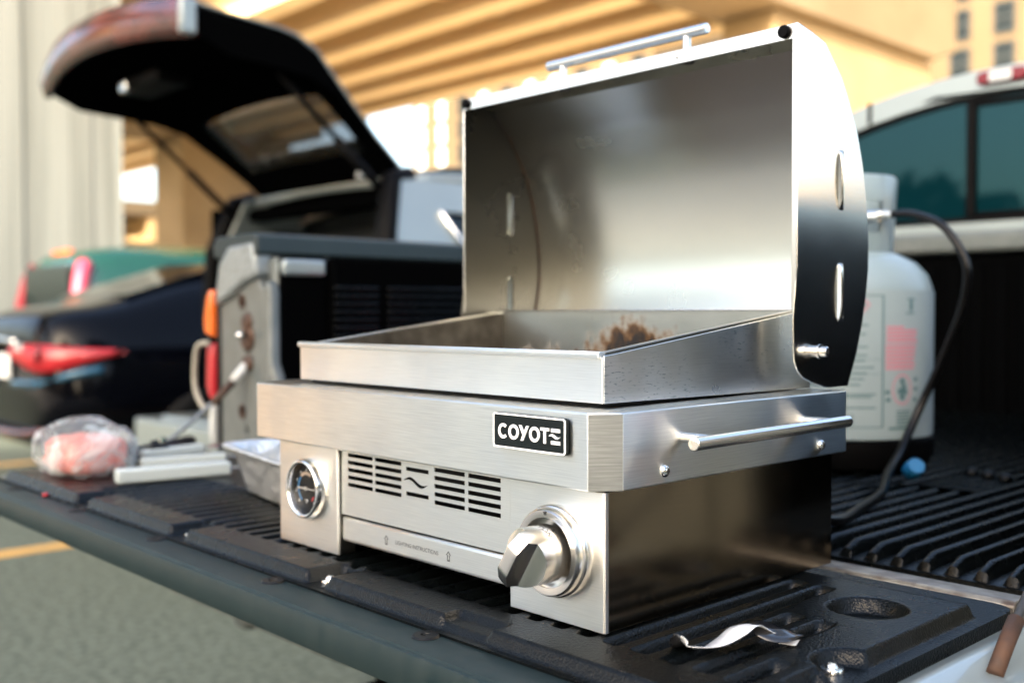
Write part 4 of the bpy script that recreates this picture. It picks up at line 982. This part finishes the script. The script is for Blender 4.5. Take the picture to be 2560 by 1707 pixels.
for a, b_, c_ in ((.5128, .5186, .5410), (.0126, .0150, .5260)):
    q = MB(); q.box(a, b_, .3030, .3045, .2585, c_); q.build('edge_flange', 'satin', lid, bevel=.0005)
for x in (.0205, .5045):
    q = MB(); q.lathe([(0, -.0052), (.0055, -.005), (.0066, -.0035), (.0066, 0)], (x, .3032, .5340), 'y', 14); q.build('rubber_stop', 'rubber', lid, smooth='auto')
for x in (.154, .371):
    q = MB(); q.lathe([(0, -.0012), (.0016, -.0011), (.0024, 0)], (x, .3032, .5338), 'y', 12); q.build('rivet', 'satin', lid, smooth=True)
q = MB(); q.tube([(.147, .330, .5655), (.148, .33, .5655), (.390, .33, .5655), (.391, .33, .5655)], .0060, 18, rs=[.0048, .006, .006, .0048])
for x in (.173, .363): q.tube([(x, .3305, .5368), (x, .33, .5650)], .0048, 14)
q.build('lid_handle', 'satin', lid, smooth='auto')
for x in (.173, .363):
    q = MB(); q.lathe([(0, 0), (.0085, 0), (.0085, -.0012), (0, -.0012)], (0, 0, 0), 'z', 20)
    o = q.build('bolt_hole', 'print', lid, loc=Vector((x, .330, .5346))-world_loc(lid)); o.rotation_euler = (R(-11), 0, 0)
q = MB(); q.lathe([(0, .016), (.0042, .016), (.0052, .015), (.0052, .009), (.0075, .0085), (.0075, .0065), (.006, .006), (.006, .0)], (.5186, .336, .2175), 'x', 24); o = q.build('pivot_bolt', 'satin', gr, smooth='auto')
q = MB(); q.lathe([(.0019, .0163), (0, .0163)], (.5186, .336, .2175), 'x', 6); q.build('bolt_socket', 'print', o)

# ================================================================ THINGS ON THE TRUCK
# propane tank
TX, TY = .156, 1.012
tank = thing('propane_tank', 'white propane tank with warning label standing in the bed behind the grill', 'gas tank', (TX, TY, .006))
q = MB(); q.lathe([(.0, .028), (.09, .03), (.125, .042), (.148, .065), (.155, .09), (.155, .275), (.1535, .292), (.146, .312), (.128, .332), (.10, .347), (.06, .357), (.03, .36), (0, .361)], (0, 0, 0), 'z', 48); q.build('body', 'tank', tank, loc=(0, 0, 0), smooth=True)
q = MB(); q.lathe([(.10, .0), (.15, .004), (.1575, .02), (.1575, .046), (.154, .048), (.12, .046)], (0, 0, 0), 'z', 48); q.build('base_shade', 'rubber', tank, loc=(0, 0, 0), smooth='auto')  # dark band standing in for the shadow around the tank's base
q = MB(); q.lathe([(.105, .036), (.105, 0), (.101, 0), (.101, .036)], (0, 0, 0), 'z', 36); q.build('foot_ring', 'tank', tank, loc=(0, 0, 0), smooth='auto')
q = MB(); q.lathe([(.092, .345), (.096, .43), (.098, .470), (.095, .474), (.092, .470), (.090, .43), (.087, .345)], (0, 0, 0), 'z', 30, a0=R(-12), a1=R(215)); q.lathe([(.0975, .43), (.0985, .468), (.094, .474), (.0925, .43)], (0, 0, 0), 'z', 14, a0=R(-140), a1=R(-13)); q.lathe([(.093, .345), (.0965, .38), (.0915, .38), (.088, .345)], (0, 0, 0), 'z', 14, a0=R(-140), a1=R(-13)); q.build('collar', 'tank', tank, loc=(0, 0, 0), smooth='auto')
q = MB(); q.lathe([(.012, .35), (.014, .385), (.02, .388), (.02, .43), (.014, .432), (.014, .442), (.024, .446), (.026, .458), (.02, .466), (0, .468)], (.02, -.01, 0), 'z', 20); q.lathe([(0, .0), (.017, .002), (.019, .012), (.019, .03), (.012, .034), (.009, .06), (0, .06)], (.035, -.03, .405), 'x', 20)
q.build('valve', 'brass', tank, loc=(0, 0, 0), smooth='auto')
lb = MB(); RL = .1562
def cyl(th, z, r_=RL): return (r_*math.cos(th), r_*math.sin(th), z)
A0, A1 = R(-150), R(24)
lb.grid([[cyl(A0+(A1-A0)*k/40, z) for k in range(41)] for z in (.052, .285)]); lab = lb.build('label', 'label', tank, loc=(0, 0, 0), smooth=True, normals=False)
def cpatch(mb, t0, t1, z0, z1, n=3): mb.grid([[cyl(R(t0+(t1-t0)*k/n), z, RL+.0004) for k in range(n+1)] for z in (z0, z1)])
rb, rr_ = MB(), MB(); rnd = random.Random(11)
cpatch(rb, -33.6, -32.6, .072, .278, 1)
for z in (.277, .0715): cpatch(rb, -95, -32.6, z-.0008, z+.0008, 8)
for z in (.231, .217, .204, .197, .184, .1755, .165, .156, .147, .138, .123, .119, .102): cpatch(rb, -78, -36-rnd.uniform(0, 13), z-.0011, z+.0011, 6)
cpatch(rb, -80, -34, .1545, .1551, 6); cpatch(rb, -80, -34, .1775, .1781, 6)
for z in (.244, .180): cpatch(rr_, -62, -53, z-.0012, z+.0012, 2)
def diamond(mb, th, z, a, b_, thick):
    o_ = [(a, 0), (0, b_), (-a, 0), (0, -b_)]
    for i in range(4):
        p, s2 = o_[i], o_[(i+1) % 4]; mb.add([cyl(R(th+p[0]), z+p[1], RL+.0004), cyl(R(th+s2[0]), z+s2[1], RL+.0004), cyl(R(th+s2[0]*(1-thick)), z+s2[1]*(1-thick), RL+.0004), cyl(R(th+p[0]*(1-thick)), z+p[1]*(1-thick), RL+.0004)], [(0, 1, 2, 3)])
diamond(rr_, -45.5, .2625, 4.8, .0135, .2); cpatch(rb, -48, -43.4, .2605, .2645, 2)
cpatch(rb, -16.5, -10.5, .270, .2725, 2); cpatch(rb, -14.8, -12.2, .253, .2685, 1); cpatch(rb, -17.5, -11, .248, .2505, 2)
for k in range(5): cpatch(rr_, -31, -9+rnd.uniform(-1, 1) if k else -19, .226-.0055*k, .2290-.0055*k, 4)
for k in range(7): cpatch(rr_, -31.5, -10+rnd.uniform(-1, 1), .1965-.0058*k, .1995-.0058*k, 4)
for k in range(24):   # round pictogram
    t0, t1 = 2*math.pi*k/24, 2*math.pi*(k+1)/24
    rr_.add([cyl(R(-20+7*math.cos(t)*f), .130+.024*math.sin(t)*f, RL+.0004) for t, f in ((t0, 1), (t1, 1), (t1, .9), (t0, .9))], [(0, 1, 2, 3)])
for a, z in ((-20, .143), (-19, .134), (-21.5, .127), (-18, .126), (-20, .118)): cpatch(rb, a-1.6, a+1.6, z-.0042, z+.0042, 1)
for a, z in ((-30, .126), (-29.5, .114), (-9, .145), (-9, .130), (-9.5, .113)): cpatch(rb, a-1.6, a+1.3, z-.003, z+.003, 1)
for k in range(5): cpatch(rb, -24, -14, .094-.005*k, .0965-.005*k, 2)
cpatch(rb, -29, -12, .067, .071, 3)
cpatch(rb, -62, -50.5, .0745, .0754, 2); cpatch(rb, -51, -50.3, .0745, .092, 1); cpatch(rb, -62, -50.5, .0912, .0921, 2); cpatch(rb, -57, -53.5, .080, .087, 1)
rb.build('black_print', 'tealprint', lab, loc=(0, 0, 0), normals=False)['kind'] = 'stuff'; rr_.build('red_print', 'redprint', lab, loc=(0, 0, 0), normals=False)['kind'] = 'stuff'
# gas hose
q = MB(); hp = spline([(.252, .99, .414), (.272, .99, .414), (.305, .99, .411), (.350, .985, .392), (.382, .98, .354), (.394, .98, .318), (.387, .985, .275), (.372, .985, .228), (.349, .985, .172), (.325, .97, .105), (.322, .92, .048), (.345, .83, .020), (.393, .72, .0125), (.43, .59, .012), (.452, .50, .014), (.43, .42, .03), (.38, .365, .05)], 8)
q.tube(hp, .0062, 12); hs_o = q.build('gas_hose', 'hose', smooth=True); tag(hs_o, 'black rubber gas hose arching from the tank valve to the grill', 'hose')
q = MB(); q.lathe([(.0085, 0), (.0085, .012), (.007, .013), (.007, .022)], (.246, .99, .414), 'x', 14); q.build('hose_fitting', 'brass', hs_o, smooth='auto')
# blue cap on the bed floor
q = MB(); q.lathe([(0, 0), (.013, 0), (.014, .004), (.013, .026), (.011, .030), (0, .030)], (0, 0, 0), 'z', 16); o = q.build('blue_cap', 'bluecap', loc=(.352, .888, .019), smooth='auto'); o.rotation_euler = (R(62), R(20), R(35)); tag(o, 'bright blue plastic valve cap lying on the bed ribs by the tank', 'cap')
# wrapper on the tailgate liner
wr = thing('torn_wrapper', 'torn shiny wrapper strip curled on the black liner in the front right corner', 'wrapper', (.615, .065, 0))
pts = [(.592, .020, .011), (.594, .026, .004), (.601, .032, .0022), (.609, .043, .003), (.615, .058, .009), (.618, .070, .0145), (.621, .082, .013), (.627, .094, .007), (.634, .106, .005)]
def ribbon(pts, wv_, twist): 
    rows = []; sp_ = spline(pts, 6); n2 = len(sp_)
    for i, p in enumerate(sp_):
        t = (sp_[min(i+1, n2-1)]-sp_[max(i-1, 0)]).normalized(); side_ = t.cross(Vector((0, 0, 1))).normalized(); u_ = i/(n2-1)
        a = twist(u_); d = (side_*math.cos(a)+Vector((0, 0, 1))*math.sin(a)); w2 = wv_*(.45+.55*math.sin(math.pi*min(1, u_*1.15))); rows.append([p-d*w2, p-d*w2*.3+Vector((0, 0, .0012*math.sin(u_*11))), p+d*w2*.4, p+d*w2])
    return rows
q = MB(); q.grid(ribbon(pts, .0165, lambda u: .42-.25*u)); o = q.build('strip', 'wrap', wr, smooth=True); sm = o.modifiers.new('solid', 'SOLIDIFY'); sm.thickness = .0004
q = MB(); q.grid(ribbon([(.6225, .076, .013), (.630, .086, .0105), (.637, .099, .008), (.641, .112, .006)], .0135, lambda u: -.5+.4*u)); o = q.build('torn_end', 'wrapdark', wr, smooth=True); sm = o.modifiers.new('solid', 'SOLIDIFY'); sm.thickness = .0004
q = MB(); q.grid(ribbon([(.590, .017, .012), (.593, .022, .006), (.601, .0285, .0028)], .0125, lambda u: .7-.3*u)); o = q.build('curl', 'wrapdark', wr, smooth=True); sm = o.modifiers.new('solid', 'SOLIDIFY'); sm.thickness = .0004
q = MB(); q.add([(.636, .091, .0015), (.648, .096, .0015), (.645, .106, .003)], [(0, 1, 2)]); o = q.build('scrap', 'wrap', wr); sm = o.modifiers.new('solid', 'SOLIDIFY'); sm.thickness = .0004

# foil pan
fp = thing('foil_pan', 'crinkled aluminium foil tray on the tailgate left of the grill', 'foil tray', (-.16, .16, 0))
O = Vector((-.319, .119, 0)); uu = Vector((.984, -.18, 0)).normalized(); vv = Vector((.18, .984, 0)).normalized()
def fpt(u, v, z): p = O+uu*u+vv*v; return Vector((p.x, p.y, z))
q = MB(); W_, D_, H_ = .300, .215, .070; ins = .030
def loop(i, z, wob):
    out = []; r_ = rrect(i, W_-i, i, D_-i, .03, 6); N = len(r_); full = []
    for k in range(N):
        a = Vector(r_[k]); b_ = Vector(r_[(k+1) % N]); m2 = max(1, int((b_-a).length/.008))
        for j in range(m2): full.append(a.lerp(b_, j/m2))
    return full
base_n = loop(0, 0, 0); c0 = Vector((W_/2, D_/2))
def ringp(i, z, wob):
    sx_, sy_ = (W_-2*i)/W_, (D_-2*i)/D_
    return [fpt(c0.x+(p.x-c0.x)*sx_*(1+wob*(1 if k % 2 else -1)), c0.y+(p.y-c0.y)*sy_*(1+wob*(1 if k % 2 else -1)), z+.0012*noise.noise(Vector((p.x*60, p.y*60, z*40)))) for k, p in enumerate(base_n)]
q.grid([ringp(-.002, H_-.006, .0), ringp(-.004, H_-.001, 0), ringp(-.002, H_, 0), ringp(.008, H_-.002, .001), ringp(.011, H_-.008, .014), ringp(.019, H_*.5, .020), ringp(ins-.004, .006, .016), ringp(ins, .0012, .002)], closed=True)
q.f.append(tuple(range(len(q.v)-len(base_n), len(q.v)))); q.m.append(0)
o = q.build('tray', 'foil', fp, smooth=True, normals=False); sm = o.modifiers.new('solid', 'SOLIDIFY'); sm.thickness = .0005

# packaged meat
mp_ = thing('meat_package', 'pink minced meat wrapped in crinkled cling film at the tailgate corner', 'meat', (-.635, .045, 0))
def blob(c, r_, e, nz, amp, seed, zflat=0, n1=30, n2=18):
    rows = []
    for i in range(n2+1):
        ph = -math.pi/2+math.pi*i/n2; row = []
        for k in range(n1):
            th_ = 2*math.pi*k/n1; f = lambda t: math.copysign(abs(t)**e, t)
            d = Vector((f(math.cos(ph))*f(math.cos(th_)), f(math.cos(ph))*f(math.sin(th_)), f(math.sin(ph))))
            a = 1+amp*noise.noise(Vector((d.x*nz+seed, d.y*nz, d.z*nz)))
            p = Vector((c[0]+d.x*r_[0]*a, c[1]+d.y*r_[1]*a, max(zflat, c[2]+d.z*r_[2]*a))); row.append(p)
        rows.append(row)
    return rows
q = MB(); q.grid(blob((-.635, .045, .030), (.070, .052, .030), .55, 4, .12, 3, .003), closed=True); o = q.build('meat', 'meat', mp_, smooth=True); o.rotation_euler = (0, 0, 0)
q = MB(); rows = blob((-.635, .045, .036), (.092, .066, .044), .62, 5, .16, 9, .0012)
for row in rows:
    for p in row:
        d = math.hypot((p.x+.645)/.055, (p.y-.05)/.05); p.z += .014*max(0, 1-d)*(1 if p.z > .03 else 0); p.z += .003*noise.noise(p*90) if p.z > .004 else 0
q.grid(rows, closed=True); q.build('cling_film', 'film', mp_, smooth=True)

# tools with pale handles
def tool(name, label, a, b_, r_, hmat, tip):
    t = thing(name, label, 'utensil', a)
    a, b_ = Vector(a), Vector(b_); d = (b_-a).normalized(); s_ = d.cross(Vector((0, 0, 1))).normalized(); upv = s_.cross(d)
    q = MB(); pts = [(-r_, -r_*.8), (r_, -r_*.8), (r_, r_*.8), (-r_, r_*.8)]
    q.prism(pts, lambda u, v, w_: a+d*w_+s_*u+upv*v, 0, (b_-a).length); q.build('handle', hmat, t, bevel=r_*.3, seg=3)
    q = MB(); q.prism(tip, lambda u, v, w_: b_+d*v+s_*u+upv*w_, -.001, .001); q.build('blade', 'chrome', t, bevel=.0004)
    return t
blade = [(-.008, -.01), (.008, -.01), (.012, .05), (.04, .07), (.04, .17), (-.04, .17), (-.04, .07), (-.012, .05)]
tool('spatula', 'spatula with thick pale handle pointing at the tailgate edge, foremost of the tools', (-.478, .030, .0115), (-.445, .20, .0115), .0135, 'handle', blade)
tool('serving_fork', 'slimmer tool with pale handle lying in the middle of the tools', (-.560, .105, .016), (-.525, .235, .018), .0085, 'handle', [(-.004, -.01), (.004, -.01), (.004, .16), (-.004, .16)])
tool('turner', 'pale handled tool lying farthest from the tailgate edge beside the black tongs', (-.625, .135, .020), (-.628, .245, .022), .0095, 'handle', [(-.006, -.01), (.006, -.01), (.014, .05), (.014, .15), (-.014, .15), (-.014, .05)])
bt = thing('black_tongs', 'black tongs lying behind the pale handled tools', 'utensil', (-.68, .16, 0))
for a, b_ in (((-.70, .12, .010), (-.70, .26, .03)), ((-.665, .105, .010), (-.688, .26, .028))):
    q = MB(); q.tube([a, Vector(a).lerp(Vector(b_), .5), b_], .0085, 8, rs=[.010, .009, .007]); q.build('arm', 'blackplastic', bt, smooth=True)
q = MB(); q.lathe([(0, .008), (.008, .006), (.009, 0), (0, 0)], (-.640, .165, .034), 'z', 12); q.box(-.66, -.62, .150, .18, .0, .034); q.build('pivot', 'blackplastic', bt, bevel=.003)
q = MB(); q.lathe([(0, .010), (.006, .008), (.008, 0), (0, 0)], (0, 0, 0), 'z', 10); o = q.build('bottle_top', 'green', loc=(-.70, .205, .0295)); tag(o, 'tiny green bottle cap on the black tongs', 'cap')
q = MB(); q.grid(blob((0, 0, .003), (.006, .005, .003), .8, 6, .3, 4, 0, 10, 8), closed=True); o = q.build('red_crumb', 'red', loc=(-.520, -.058, -.0139), smooth=True); tag(o, 'small bright red crumb on the outer tailgate edge', 'crumb')
# crumpled foil and pink cloth inside the bed behind the grill
q = MB(); q.grid(blob((0, 0, .03), (.075, .05, .03), .7, 6, .45, 21, 0, 24, 14), closed=True); o = q.build('foil_ball', 'foil', loc=(-.42, .56, .006), smooth=True); tag(o, 'crumpled foil ball in the truck bed behind the grill left corner', 'foil')
q = MB(); q.grid(blob((0, 0, .10), (.09, .08, .11), .6, 4, .25, 2, 0, 24, 14), closed=True); o = q.build('pink_bag', 'pink', loc=(-.62, .84, .006), smooth=True); tag(o, 'bright pink bag in the bed beside the lid', 'bag')
bx_ = thing('storage_box', 'black storage box with grey lid in the truck bed behind the grill', 'box', (-.58, 1.05, .006))
q = MB(); q.box(-.69, -.47, .95, 1.2, .0065, .14); q.build('bin', 'blackplastic', bx_, bevel=.01); q = MB(); q.box(-.70, -.46, .94, 1.21, .1405, .16); q.build('lid', 'railcap', bx_, bevel=.006)
